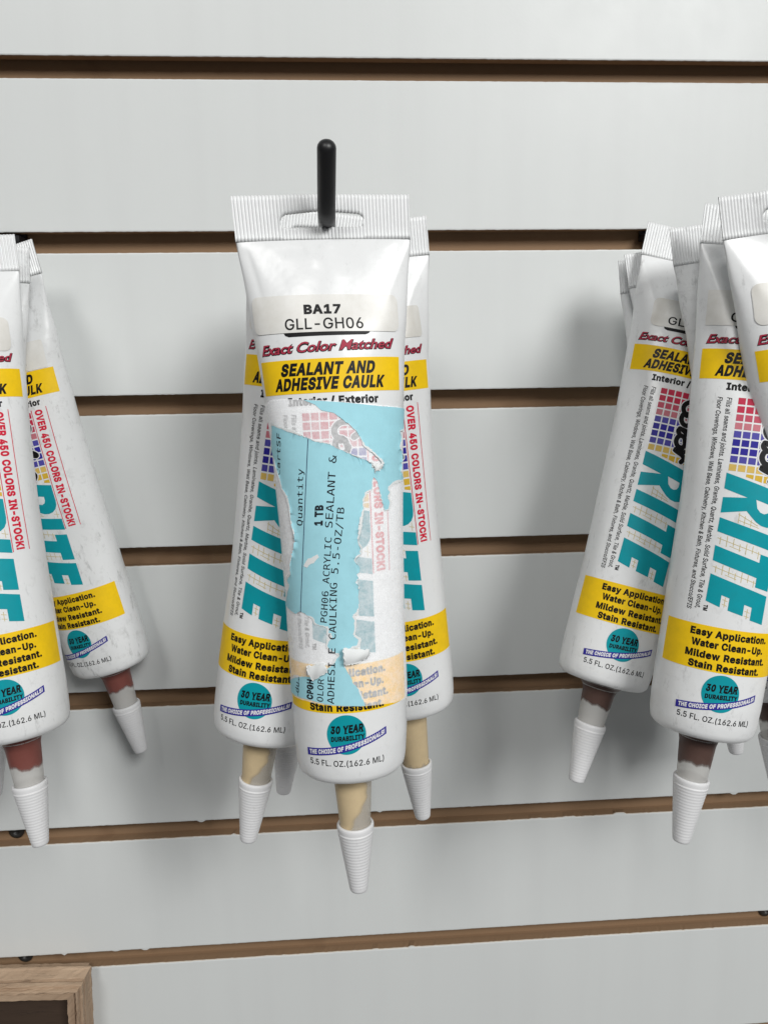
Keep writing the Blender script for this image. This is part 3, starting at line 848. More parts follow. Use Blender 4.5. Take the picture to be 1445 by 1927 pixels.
    '4,312]]],"5":[434,[[111,-8,187,-14,265,-2,325,34,364,92,376,167,364,241,328,299,271,336,197,348,150,342,140,338,140,457,339,457,339,524,68,524,68,253,124,274,178,280,229,273,266,25'
    '1,290,215,297,167,290,118,267,83,230,61,180,53,147,55,115,62,83,72,46,89,46,9]]],"6":[434,[[55,376,42,259,53,138,85,53,141,2,221,-14,291,-2,344,33,376,91,387,167,377,243,345,300,29'
    '4,336,225,348,188,343,155,328,128,305,113,278,124,357,149,417,190,454,247,466,297,459,349,438,349,511,296,528,244,533,157,516,94,463],[134,117,127,167,134,217,152,254,181,277,220,2'
    '85,259,277,287,255,304,219,310,167,304,115,287,78,259,56,220,49,181,57,152,80]]],"A":[434,[[8,-4,89,-4,126,131,302,131,341,-4,422,-4,260,524,169,524],[214,451,284,196,145,196]]],"B'
    '":[434,[[132,62,132,244,211,244,261,238,295,221,315,192,321,150,315,109,296,82,263,67,211,62],[54,524,54,-4,212,-4,293,5,352,33,388,79,400,143,392,195,370,237,334,267,293,278,328,2'
    '87,358,310,376,344,382,388,371,445,337,489,283,515,212,524],[210,309,132,309,132,458,210,458,254,454,282,441,297,420,303,388,297,352,281,328,253,314]]],"C":[434,[[44,259,58,144,100'
    ',58,168,4,259,-14,320,-7,378,16,377,96,345,75,317,62,288,54,259,51,201,64,159,102,134,167,126,259,134,352,159,417,201,455,259,468,288,465,317,457,345,444,377,423,378,503,320,526,25'
    '9,533,169,515,101,461,58,374]]],"D":[434,[[122,62,122,458,152,458,226,447,273,416,298,356,307,259,298,164,273,104,226,73,152,62],[44,524,44,-4,154,-4,258,12,332,60,375,143,389,259,'
    '375,377,332,459,258,508,154,524]]],"E":[434,[[143,63,143,244,371,244,371,311,143,311,143,457,381,457,381,524,65,524,65,-4,388,-4,388,63]]],"F":[434,[[156,-4,156,244,369,244,369,311'
    ',156,311,156,457,391,457,391,524,77,524,77,-4]]],"G":[434,[[45,145,87,58,155,4,244,-14,285,-11,322,0,357,16,388,41,388,271,238,271,238,205,313,205,313,72,284,56,245,51,186,64,146,1'
    '01,121,166,113,259,121,352,147,417,188,455,246,468,278,465,307,456,336,440,369,414,371,494,340,512,310,524,279,531,246,533,156,515,88,461,46,374,31,259]]],"H":[434,[[44,-4,122,-4,1'
    '22,244,307,244,307,-4,386,-4,386,524,307,524,307,311,122,311,122,524,44,524]]],"I":[434,[[66,63,66,-4,363,-4,363,63,254,63,254,457,363,457,363,524,66,524,66,457,175,457,175,63]]],"'
    'K":[434,[[44,-4,122,-4,122,202,171,254,339,-4,432,-3,223,307,426,522,336,524,121,295,122,524,44,524]]],"L":[434,[[71,524,71,-4,401,-4,401,63,150,63,150,524]]],"N":[434,[[120,-4,118'
    ',422,289,-4,385,-4,385,524,309,524,312,98,140,524,44,524,44,-4]]],"O":[434,[[37,259,48,139,80,54,136,3,214,-14,293,3,349,54,382,140,393,259,382,379,349,465,293,516,214,533,136,516,'
    '80,465,48,379],[124,162,118,259,124,357,141,421,171,456,214,468,258,456,288,421,305,357,311,259,305,162,288,98,258,63,214,51,171,63,141,98]]],"P":[434,[[65,-4,143,-4,143,205,221,20'
    '5,298,215,355,245,390,295,401,365,390,433,355,483,298,514,221,524,65,524],[143,271,143,458,220,458,263,452,294,433,313,404,320,365,313,325,294,295,262,277,220,271]]],"Q":[434,[[48,'
    '140,80,54,136,3,226,-13,309,-99,368,-60,299,7,338,39,368,93,387,166,393,259,382,379,349,465,293,516,214,533,136,516,80,465,48,379,37,259],[141,98,124,162,118,259,124,357,141,421,17'
    '1,456,214,468,258,456,288,421,305,357,311,259,305,162,288,98,258,63,214,51,171,63]]],"R":[434,[[124,-4,124,216,187,216,218,212,241,200,263,175,288,129,351,-4,435,-3,336,192,314,222'
    ',292,239,271,245,312,255,347,283,368,321,376,369,364,436,329,484,271,514,195,524,46,524,46,-4],[124,282,124,458,194,458,238,452,268,435,287,408,293,369,287,330,270,303,240,287,197,'
    '282]]],"S":[434,[[51,18,128,-6,203,-14,281,-4,339,26,375,75,386,142,378,200,352,244,307,277,244,299,163,321,137,337,124,358,120,386,127,420,147,446,180,462,223,468,255,466,287,458,'
    '319,445,356,425,356,505,284,526,220,533,148,523,92,490,56,440,44,376,53,324,78,284,122,254,265,212,292,194,306,171,311,138,304,101,283,74,249,57,203,51,167,54,132,63,96,78,52,102]]'
    '],"T":[434,[[12,524,12,457,176,457,176,-4,254,-4,254,457,417,457,417,524]]],"U":[434,[[47,199,50,132,57,85,71,53,93,28,118,9,147,-4,179,-12,214,-14,250,-12,282,-4,311,9,336,28,358,'
    '53,372,85,379,131,382,199,382,524,303,524,301,114,294,90,281,73,264,61,242,54,214,51,188,54,165,61,148,73,131,100,126,168,126,524,47,524]]],"V":[434,[[260,-4,415,524,334,524,214,66'
    ',96,524,15,524,169,-4]]],"Y":[434,[[90,524,7,523,175,232,175,-4,254,-4,254,232,422,523,339,524,214,297]]],"Z":[434,[[50,55,50,-4,411,-4,411,63,133,62,403,465,403,524,58,524,58,457,'
    '313,458]]],"a":[434,[[51,61,79,21,122,-6,177,-14,219,-10,255,3,284,25,302,52,300,-4,373,-4,371,268,367,300,359,324,348,345,322,370,290,389,252,400,206,403,142,397,71,375,71,303,109'
    ',320,141,332,174,339,206,341,249,336,278,321,294,295,300,250,218,250,143,242,87,216,53,172,42,114],[119,88,114,118,121,150,141,173,175,187,245,192,300,192,293,125,271,83,236,56,190'
    ',48,158,52,134,66]]],"c":[434,[[77,108,116,41,178,0,260,-14,317,-7,373,17,372,92,344,71,319,58,291,51,261,48,209,58,171,86,147,132,139,195,147,258,171,303,209,332,261,341,290,339,3'
    '17,331,342,318,372,296,373,372,317,396,260,403,178,390,116,348,77,282,64,195]]],"d":[434,[[39,196,49,109,80,42,130,0,194,-14,228,-10,258,2,283,21,297,43,295,-4,367,-4,367,546,295,5'
    '46,297,346,283,368,259,388,229,400,194,403,130,390,80,348,49,282],[120,130,114,195,120,259,137,305,165,332,204,341,243,332,271,305,289,259,295,195,289,131,271,85,243,57,204,48,165,'
    '57,137,84]]],"i":[434,[[257,394,85,394,85,336,185,336,185,54,58,54,58,-4,384,-4,384,54,257,54],[257,457,257,546,185,546,185,457]]],"n":[434,[[64,-4,136,-4,136,220,142,272,159,309,1'
    '87,332,225,340,258,334,280,316,293,286,298,241,298,-4,370,-4,370,242,363,312,340,363,301,393,248,403,209,399,176,386,149,364,134,338,136,394,64,394]]],"r":[434,[[194,-4,194,194,202'
    ',255,225,300,262,327,314,336,359,329,405,304,406,378,364,397,319,403,275,398,237,381,208,353,192,320,194,394,122,394,122,-4]]],"t":[434,[[42,394,42,336,146,336,146,128,153,67,176,2'
    '6,218,3,281,-4,363,-4,363,55,288,55,254,59,233,71,222,93,218,129,218,336,363,336,363,394,218,394,218,505,146,505,146,394]]],"u":[434,[[64,393,64,147,71,77,94,27,132,-4,186,-14,224,'
    '-10,257,4,284,26,300,52,298,-4,370,-4,370,393,298,393,298,169,292,117,274,80,246,57,208,50,176,56,154,73,141,103,136,148,136,393]]],"y":[434,[[102,-91,60,-91,60,-152,116,-152,147,-'
    '149,174,-138,197,-121,215,-96,407,394,331,394,220,91,107,394,31,394,183,6,161,-47,143,-75,126,-87]]]}}')


def fill_loops(loops):
    """triangulate closed loops (outer outlines and holes) by even-odd filling"""
    V, E = [], []
    for l in loops:
        o = len(V)
        V += [Vector((p[0], p[1])) for p in l]
        E += [(o + i, o + (i + 1) % len(l)) for i in range(len(l))]
    v, e, f, _, _, _ = delaunay_2d_cdt(V, E, [], 0, 1e-6)
    A = np.array([p for l in loops for p in l], float)[:, :2]
    B = np.array([p for l in loops for p in (list(l[1:]) + [l[0]])], float)[:, :2]
    T = []
    for t in f:
        cx, cy = (v[t[0]] + v[t[1]] + v[t[2]]) / 3
        up = (A[:, 1] <= cy) != (B[:, 1] <= cy)
        a, b = A[up], B[up]
        xx = a[:, 0] + (cy - a[:, 1]) / (b[:, 1] - a[:, 1]) * (b[:, 0] - a[:, 0])
        if int((xx > cx).sum()) % 2:
            T.append(tuple(t))
    return [(p.x, p.y) for p in v], T


class Flat:
    def __init__(self):
        self.big = bmesh.new()
        self.V, self.F, self.Mi = [], [], []

    def raw(self, pts, tris, mat, layer):
        o = len(self.V)
        self.V += [(p[0], p[1], layer) for p in pts]
        self.F += [tuple(i + o for i in t) for t in tris]
        self.Mi += [mat] * len(tris)

    def poly(self, pts, mat, layer, holes=(), big=True):
        allp, tris = fill_loops([list(pts)] + [list(h) for h in holes])
        if not big:
            return self.raw(allp, tris, mat, layer)
        vs_ = [self.big.verts.new((p[0], p[1], layer)) for p in allp]
        for t in tris:
            try:
                fc = self.big.faces.new([vs_[i] for i in t])
                fc.material_index = mat
            except ValueError:
                pass

    def rect(self, u0, u1, z0, z1, mat, layer, big=True):
        self.poly([(u0, z0), (u1, z0), (u1, z1), (u0, z1)], mat, layer, big=big)

    def line(self, p, q, w, mat, layer, big=False):
        dx, dz = q[0] - p[0], q[1] - p[1]
        L = math.hypot(dx, dz)
        nx, nz = -dz / L * w / 2, dx / L * w / 2
        n = max(1, int(L / 2.0))
        for i in range(n):
            a, b = i / n, (i + 1) / n
            A = (p[0] + dx * a, p[1] + dz * a)
            B = (p[0] + dx * b, p[1] + dz * b)
            self.raw([(A[0] + nx, A[1] + nz), (B[0] + nx, B[1] + nz), (B[0] - nx, B[1] - nz), (A[0] - nx, A[1] - nz)],
                     [(0, 1, 2), (0, 2, 3)], mat, layer)

    def arrays(self, du=1.5, dz=3.0):
        bm = self.big
        if len(bm.verts):
            us = [v.co.x for v in bm.verts]
            zz = [v.co.y for v in bm.verts]
            for c in np.arange(math.floor(min(us) / du) * du + du, max(us), du):
                bmesh.ops.bisect_plane(bm, geom=bm.verts[:] + bm.edges[:] + bm.faces[:], plane_co=(c, 0, 0), plane_no=(1, 0, 0), dist=1e-5)
            for c in np.arange(math.floor(min(zz) / dz) * dz + dz, max(zz), dz):
                bmesh.ops.bisect_plane(bm, geom=bm.verts[:] + bm.edges[:] + bm.faces[:], plane_co=(0, c, 0), plane_no=(0, 1, 0), dist=1e-5)
            bm.verts.index_update()
            o = len(self.V)
            self.V += [tuple(v.co) for v in bm.verts]
            for fc in bm.faces:
                self.F.append(tuple(v.index + o for v in fc.verts))
                self.Mi.append(fc.material_index)
        bm.free()
        self.big = bmesh.new()
        return np.array(self.V, float), self.F, self.Mi


_glyph = {}


def text_mesh(s, bold=0.0, shear=0.0, res=3, face=None):
    """flat triangulated lettering: face script = the built-in letters, else outlines above"""
    face = face or ('heavy' if bold > 0 else 'plain')
    key = (s, bold, shear, face)
    if key in _glyph:
        return _glyph[key]
    if face == 'script':
        cu = bpy.data.curves.new('t', 'FONT')
        cu.body = s
        cu.size = 1.0
        cu.offset = bold
        cu.shear = shear
        cu.resolution_u = res
        cu.dimensions = '2D'
        cu.fill_mode = 'BOTH'
        o = bpy.data.objects.new('t', cu)
        me = o.to_mesh()
        pts = np.array([(v.co.x, v.co.y) for v in me.vertices], float)
        F = [tuple(p.vertices) for p in me.polygons]
        o.to_mesh_clear()
        bpy.data.objects.remove(o)
        bpy.data.curves.remove(cu)
    else:
        pts, F, x = [], [], 0.0
        tb = GLYPHS[face]
        for c in s:
            adv, lp = tb[c]
            if lp:
                ck = (face, c)
                if ck not in _glyph:
                    _glyph[ck] = fill_loops([[(l[i] / 1000, l[i + 1] / 1000) for i in range(0, len(l), 2)] for l in lp])
                P_, T_ = _glyph[ck]
                o = len(pts)
                pts += [(px + x + py * shear, py) for px, py in P_]
                F += [tuple(i + o for i in t) for t in T_]
            x += adv / 1000
        pts = np.array(pts, float)
    _glyph[key] = (pts, F)
    return pts, F


def put_text(fl, s, mat, layer, x0, x1, ybase, cap, mode='h', bold=0.0, shear=0.0, warp=None, res=3, face=None):
    """mode h: reads along +u, ybase = baseline z. mode d: reads downwards (+z), ybase = baseline u, tops at +u.
    mode u: reads upwards (-z), tops towards -u."""
    pts, F = text_mesh(s, bold, shear, res, face)
    ref, _ = text_mesh('H', bold, 0.0, res, face)
    ch = ref[:, 1].max() - ref[:, 1].min()
    b0 = ref[:, 1].min()
    X = (pts[:, 0] - pts[:, 0].min()) / (pts[:, 0].max() - pts[:, 0].min())
    Y = (pts[:, 1] - b0) / ch * cap
    X = x0 + (x1 - x0) * X
    if mode == 'h':
        u, z = X, ybase - Y
    elif mode == 'd':
        z, u = X, ybase + Y
    else:
        z, u = X, ybase - Y
    if warp:
        u, z = warp(u, z)
    fl.raw(list(zip(u, z)), F, mat, layer)


def put_mono(fl, s, mat, layer, p, q, cap, wid, bold=0.012):
    """evenly pitched characters from p to q (baseline, (u, z)), tops to the left of the direction of travel"""
    p, q = np.array(p, float), np.array(q, float)
    n = len(s)
    d = q - p
    L = np.linalg.norm(d)
    e = d / L
    nr = np.array([e[1], -e[0]])   # travelling towards -z, tops to -u
    if nr[0] > 0:
        nr = -nr
    pitch = L / n
    ref, _ = text_mesh('H', 0, 0, 3, 'mono')
    ch, b0 = ref[:, 1].max() - ref[:, 1].min(), ref[:, 1].min()
    for i, c in enumerate(s):
        if c == ' ':
            continue
        pts, F = text_mesh(c, 0, 0, 3, 'mono')
        adv = GLYPHS['mono'][c][0] / 1000
        X = (pts[:, 0] / adv + i) * pitch
        Y = (pts[:, 1] - b0) / ch * cap
        uv = p[None] + X[:, None] * e[None] + Y[:, None] * nr[None]
        fl.raw([tuple(r) for r in uv], F, mat, layer)


def stroke(fl, pts, w, mat, layer):
    """thick brush stroke along a smoothed path"""
    pts = np.array(pts, float)
    for _ in range(2):
        q = [pts[0]]
        for a, b in zip(pts[:-1], pts[1:]):
            q += [a * 0.75 + b * 0.25, a * 0.25 + b * 0.75]
        q.append(pts[-1])
        pts = np.array(q)
    seg = np.gradient(pts, axis=0)
    seg /= np.maximum(np.linalg.norm(seg, axis=1, keepdims=True), 1e-9)
    nr = np.stack([-seg[:, 1], seg[:, 0]], 1) * w / 2
    k = 0
    for i in range(len(pts) - 1):
        k += 1
        ly = layer + 0.0006 * k
        fl.raw([pts[i] + nr[i], pts[i + 1] + nr[i + 1], pts[i + 1] - nr[i + 1], pts[i] - nr[i]], [(0, 1, 2), (0, 2, 3)], mat, ly)
    for i, e in ((0, -1), (len(pts) - 1, 1)):
        a0 = math.atan2(seg[i][1] * e, seg[i][0] * e)
        arc = [pts[i] + np.array([math.cos(a0 + t), math.sin(a0 + t)]) * w / 2 for t in np.linspace(-math.pi / 2, math.pi / 2, 9)]
        k += 1
        fl.raw([pts[i]] + arc, [(0, j, j + 1) for j in range(1, 9)], mat, layer + 0.0006 * k)


I = {n: i for i, n in enumerate(INKS)}
L1, L2, L3 = 0.08, 0.13, 0.18


def build_print():
    fl = Flat()
    Bk, Y, T = I['black'], I['yellow'], I['teal']
    # dark lozenge that the code sticker partly covers
    pill = [(-14.6, 42.5), (-14.6, 45.6), (-14.0, 46.6), (-12.8, 47.1), (12.8, 47.1), (14.0, 46.6), (14.6, 45.6), (14.6, 42.5)]
    fl.poly(pill, Bk, L1)
    rise = lambda u, z: (u, z - 0.018 * (u + 24))
    put_text(fl, 'Exact Color Matched', Bk, L1, -23.9, 22.8, 52.75, 3.5, bold=0.060, shear=0.32, warp=rise, face='script')
    put_text(fl, 'Exact Color Matched', I['wine'], L2, -23.6, 22.5, 52.5, 3.35, bold=0.012, shear=0.32, warp=rise, face='script')
    fl.rect(-25, 25, 54.5, 65.6, Y, L1)
    put_text(fl, 'SEALANT AND', Bk, L2, -16.4, 15.4, 59.8, 4.15, bold=0.034, shear=0.27)
    put_text(fl, 'ADHESIVE CAULK', Bk, L2, -19.3, 18.8, 64.55, 4.15, bold=0.034, shear=0.27)
    put_text(fl, 'Interior / Exterior', Bk, L1, -14.6, 15.8, 69.5, 2.75, bold=0.022)
    # colour swatches
    rows = ['g1', 'g1', 'g2', 'g3', 'b1', 'b2', 'b2', 'b1', 'y1', 'y2', 'y2', 'y1']
    for r, c in enumerate(rows):
        z0 = 72.0 + 3.03 * r
        for k in range(7):
            u0 = -10.0 + 3.0 * k
            zc = 99.1 + 0.255 * (u0 + 10.5)     # the big letter starts here
            z1 = min(z0 + 2.4, zc - 0.5)
            z1r = min(z0 + 2.4, zc - 0.5 + 0.6)
            if z1 - z0 < 0.35:
                continue
            fl.poly([(u0, z0), (u0 + 2.45, z0), (u0 + 2.45, z1r), (u0, z1)], I[c], L1, big=False)
    # big slanted letters, read downwards
    R_ = [(-10.5, 99.5), (10.5, 105.0), (10.5, 112.2), (10.2, 114.2), (9.3, 115.9), (7.8, 117.0), (5.8, 117.4), (3.6, 117.0),
          (1.6, 115.9), (-0.3, 114.2), (-2.1, 112.4), (-10.5, 114.2), (-10.5, 108.5), (-2.4, 107.6), (-10.5, 105.3)]
    Rh = [(0.5, 107.9), (5.9, 109.3), (5.9, 111.0), (5.3, 112.2), (4.0, 112.7), (2.6, 112.3), (1.3, 111.0)]
    fl.poly(R_, T, L1, holes=[Rh])
    fl.poly([(-10.5, 115.9), (10.6, 120.8), (10.6, 126.0), (-10.6, 121.1)], T, L1)
    fl.poly([(-10.6, 126.2), (5.3, 130.3), (5.3, 127.2), (10.6, 128.3), (10.6, 140.4), (5.2, 139.3), (5.2, 135.9), (-10.6, 131.8)], T, L1)
    fl.poly([(-10.6, 136.7), (10.6, 142.2), (10.6, 152.7), (5.3, 151.5), (5.3, 146.8), (2.4, 146.1), (2.4, 150.3), (-3.0, 149.1),
             (-3.0, 144.6), (-5.8, 143.9), (-5.8, 148.4), (-10.8, 146.9)], T, L1)
    # tan grout lines between the letters
    tn = I['tan']

    def ladder(u0, z0, n, up, dn, skip=()):
        sl = 0.25
        fl.line((u0, z0), (u0 + 2.3 * n, z0 + 2.3 * n * sl), 0.22, tn, L1 - 0.02)
        for k in range(n):
            uu = u0 + 1.1 + 2.25 * k
            zz = z0 + sl * (uu - u0)
            a = up if k % 3 else up * 0.4
            b = dn if (k + 1) % 3 else dn * 0.5
            fl.line((uu, zz - a), (uu, zz + b), 0.22, tn, L1)
        fl.line((u0 + 4.4, z0 + 2.4), (u0 + 8.4, z0 + 3.5), 0.2, tn, L1 - 0.01)
    ladder(-10.2, 123.4, 7, 1.9, 2.0)
    ladder(-10.2, 134.0, 7, 1.8, 1.8)
    fl.line((-4.5, 113.9), (2.5, 117.2), 0.22, tn, L1)
    fl.line((-4.4, 116.0), (3.0, 118.0), 0.22, tn, L1 - 0.02)
    for uu in (-4.2, -2.2, 0.0):
        fl.line((uu, 113.4 + 0.5 * (uu + 4)), (uu, 117.2 + 0.2 * (uu + 4)), 0.22, tn, L1 - 0.04)
    fl.line((8.0, 118.0), (10.2, 118.7), 0.22, tn, L1)
    fl.line((9.2, 116.6), (9.2, 120.0), 0.22, tn, L1 - 0.02)
    for (ua, ub, za) in ((-5.2, -3.5, 145.4), (2.9, 4.8, 148.4)):
        fl.line(((ua + ub) / 2, za - 0.9), ((ua + ub) / 2, za + 2.8), 0.22, tn, L1)
        fl.line((ua, za), (ub, za + 0.5), 0.22, tn, L1 - 0.02)
        fl.line((ua, za + 1.7), (ub, za + 2.2), 0.22, tn, L1 - 0.03)
    # brush lettering, read downwards, white halo below
    letters = [
        [(6.6, 80.4), (8.2, 79.4), (8.4, 77.2), (6.2, 75.4), (2.4, 75.2), (0.2, 77.2), (0.4, 79.6), (2.2, 81.4)],
        [(4.4, 83.8), (3.6, 80.9), (1.0, 80.4), (0.1, 83.0), (1.4, 85.4), (3.8, 85.6), (4.6, 83.6)],
        [(0.6, 87.3), (3.2, 87.7), (6.4, 88.8), (8.6, 90.6), (7.8, 91.2), (4.0, 88.8), (0.8, 87.0), (0.0, 88.6), (1.4, 90.0)],
        [(4.2, 93.2), (3.4, 90.3), (1.0, 90.0), (0.0, 92.6), (1.3, 94.9), (3.6, 95.0), (4.4, 93.0)],
        [(4.4, 96.4), (2.2, 96.3), (0.0, 96.2), (2.0, 97.2), (4.4, 98.0), (5.2, 99.4), (4.2, 100.8)],
    ]
    for s_ in letters:
        stroke(fl, s_, 2.75, I['white'], L2)
    for s_ in letters:
        stroke(fl, s_, 1.95, Bk, L3)
    # small print, read downwards
    put_text(fl, 'Fills all seams and joints. Laminates, Granite, Quartz, Marble, Solid Surface, Tile & Grout,', Bk, L1, 72.2, 150.2, -13.9, 1.75, 'd',
             shear=0.15)
    put_text(fl, 'Floor Coverings, Windows, Wall Base, Cabinetry, Kitchen & Bath, Fixtures, and Stucco/EFIS', Bk, L1, 72.2, 151.0, -17.1, 1.75, 'd',
             shear=0.15)
    put_text(fl, 'TM', Bk, L1, 148.4, 150.6, -11.2, 1.5, 'd', bold=0.02)
    rd = I['red']
    put_text(fl, 'OVER 450 COLORS IN-STOCK!', rd, L1, 71.4, 125.2, 12.35, 3.3, 'd', bold=0.032)
    fl.line((11.0, 71.0), (11.0, 125.8), 0.3, rd, L1)
    fl.line((17.6, 70.6), (17.6, 125.6), 0.3, rd, L1)
    # second band
    fl.rect(-25, 25, 155.8, 172.3, Y, L1)
    for s_, a, b, zb in (('Easy Application.', -14.3, 14.2, 159.8), ('Water Clean-Up.', -13.4, 13.3, 163.8),
                         ('Mildew Resistant.', -15.0, 15.0, 167.9), ('Stain Resistant.', -13.4, 13.0, 171.7)):
        put_text(fl, s_, Bk, L2, a, b, zb, 2.75, bold=0.032)
    # seal
    fl.poly([(-0.6 + 6.7 * math.cos(t), 179.8 + 6.9 * math.sin(t)) for t in np.linspace(0, 2 * math.pi, 57)[:-1]], T, L1)
    tilt = lambda u, z: (u, z - 0.06 * (u + 0.6))
    put_text(fl, '30 YEAR', Bk, L2, -5.9, 5.2, 179.2, 2.75, bold=0.026, shear=0.12, warp=tilt)
    for uu in (-0.75, 1.1, 2.9, 4.7):
        fl.line((uu - 0.5, 179.25 - 0.06 * uu), (uu + 0.6, 179.2 - 0.06 * uu), 0.28, Bk, L2 + 0.01)
    put_text(fl, 'DURABILITY', Bk, L2, -5.9, 5.6, 181.9, 1.75, face='heavy', shear=0.05, warp=tilt)

    def ban(u, z):
        s_ = (u + 15.5) / 29.1
        return u, z - 5.2 * s_ - 1.3 * s_ * s_ + 0.6 * np.sin(np.pi * s_)
    top = [(u, 185.4) for u in np.linspace(-15.5, 13.6, 25)]
    bot = [(u, 188.05) for u in np.linspace(13.6, -15.5, 25)]
    fl.poly([tuple(float(q) for q in ban(*p)) for p in top + bot], I['navy'], L2 + 0.03)
    put_text(fl, 'THE CHOICE OF PROFESSIONALS!', I['white'], L3 + 0.03, -14.5, 12.9, 187.5, 1.65, bold=0.010, shear=0.05, warp=ban)
    put_text(fl, '5.5 FL. OZ.(162.6 ML)', Bk, L1, -14.6, 12.5, 191.0, 2.15)
    return fl.arrays()


PRINT = build_print()


def conform(tube, arr, u0=0.0, z0=0.0):
    V, F, Mi = arr
    return tube.at(V[:, 0] + u0, V[:, 1] + z0, V[:, 2]), F, Mi


def rounded(u0, u1, z0, z1, r, tl=0.0):
    pts = []
    for cx, cz, a0 in ((u1 - r, z0 + r, -90), (u1 - r, z1 - r, 0), (u0 + r, z1 - r, 90), (u0 + r, z0 + r, 180)):
        for a in np.linspace(a0, a0 + 90, 6):
            pts.append((cx + r * math.cos(math.radians(a)), cz + r * math.sin(math.radians(a))))
    return [(u, z + tl * u) for u, z in pts]


# ------------------------------------------------------------------ tube parts
def make_body(tube, mat, parent):
    i0 = int(np.searchsorted(ZS, 13.9))
    g = tube.g[i0:].copy()
    g[..., 2] += HZ / 1000
    nz = g.shape[0]
    V = g[:, :-1].reshape(-1, 3)
    n = NU - 1
    F = []
    for i in range(nz - 1):
        for j in range(n):
            a, b = i * n + j, i * n + (j + 1) % n
            F.append((a, a + n, b + n, b))
    V = [tuple(p) for p in V]
    # base: rim turns in to a flat shoulder
    last = np.array(V[(nz - 1) * n:])
    c = last.mean(0)
    for s, dz in ((0.955, -0.0004), (0.80, -0.0006), (0.40, -0.0007)):
        o = len(V)
        for p in last:
            q = c + (p - c) * s
            V.append((q[0], q[1], last[0][2] + dz))
        for j in range(n):
            a, b = o - n + j, o - n + (j + 1) % n
            F.append((a, a + n, b + n, b))
    return mesh_obj('body', V, F, [mat], parent)


def make_crimp(tube, mat, parent, fold=None):
    ncol = 413
    W = 29.6
    us = np.linspace(-W, W, ncol)
    rr = np.random.RandomState(int(tube.wv[2] * 1000))

    def slot(u):
        if abs(u) >= 14.0:
            return 7.9, 7.9
        e = abs(u) / 14.0
        top = 5.3 + 1.15 * e
        bot = 10.55
        if e > 0.84:
            k = math.sqrt(max(0, 1 - ((e - 0.84) / 0.16) ** 2))
            mid = 8.5
            top = mid + (top - mid) * k
            bot = mid + (bot - mid) * k
        return top, bot
    V, F = [], []
    NR = 6
    rows = 2 * NR
    edge = np.cumsum(rr.randn(ncol)) * 0.004
    edge -= edge.mean()
    for side in (-1, 1):
        for k, u in enumerate(us):
            zt, zb = slot(u)
            zz = list(np.linspace(edge[k], zt, NR)) + list(np.linspace(zb, 14.6, NR))
            rib = 0.26 * math.sin(2 * math.pi * u / 1.18)
            for z in zz:
                fadeb = min(1.0, max(0.0, (14.4 - z) / 0.8))
                wd = u * (1 - 0.014 * z / 14.5)
                y = side * (0.30 + 0.30 * min(1, max(0, (z - 12.5) / 2.0))) + rib * fadeb
                x = wd + tube.bend * math.sin(math.pi * z / 198)
                y += float(tube.wave(np.array(wd), np.array(z)))
                if fold:
                    y += fold(u, z)
                V.append((x / 1000, y / 1000, (HZ - z - tube.skew * x * (1 - z / 60.0)) / 1000))
    S_ = ncol * rows
    for s in (0, 1):
        for k in range(ncol - 1):
            for j in range(rows - 1):
                if j == NR - 1:
                    continue
                a = s * S_ + k * rows + j
                q = (a, a + rows, a + rows + 1, a + 1)
                F.append(q if s else q[::-1])
    for k in range(ncol - 1):
        for j in (0, NR - 1, NR, rows - 1):
            if j in (NR - 1, NR) and abs(us[k]) >= 14.0 and abs(us[k + 1]) >= 14.0:
                continue
            a = k * rows + j
            q = (a, a + rows, a + rows + S_, a + S_)
            F.append(q if j in (0, NR) else q[::-1])
    for k in (0, ncol - 1):
        for j in range(rows - 1):
            a = k * rows + j
            F.append((a, a + 1, a + 1 + S_, a + S_))
    return mesh_obj('crimped_seal', V, F, [mat], parent)


def nozzle_r(z):
    return float(np.interp(z, [197.5, 198.4, 199.6, 201.5, 204, 208, 222, 230], [15.5, 12.2, 9.2, 7.4, 6.75, 6.45, 5.45, 4.9]))


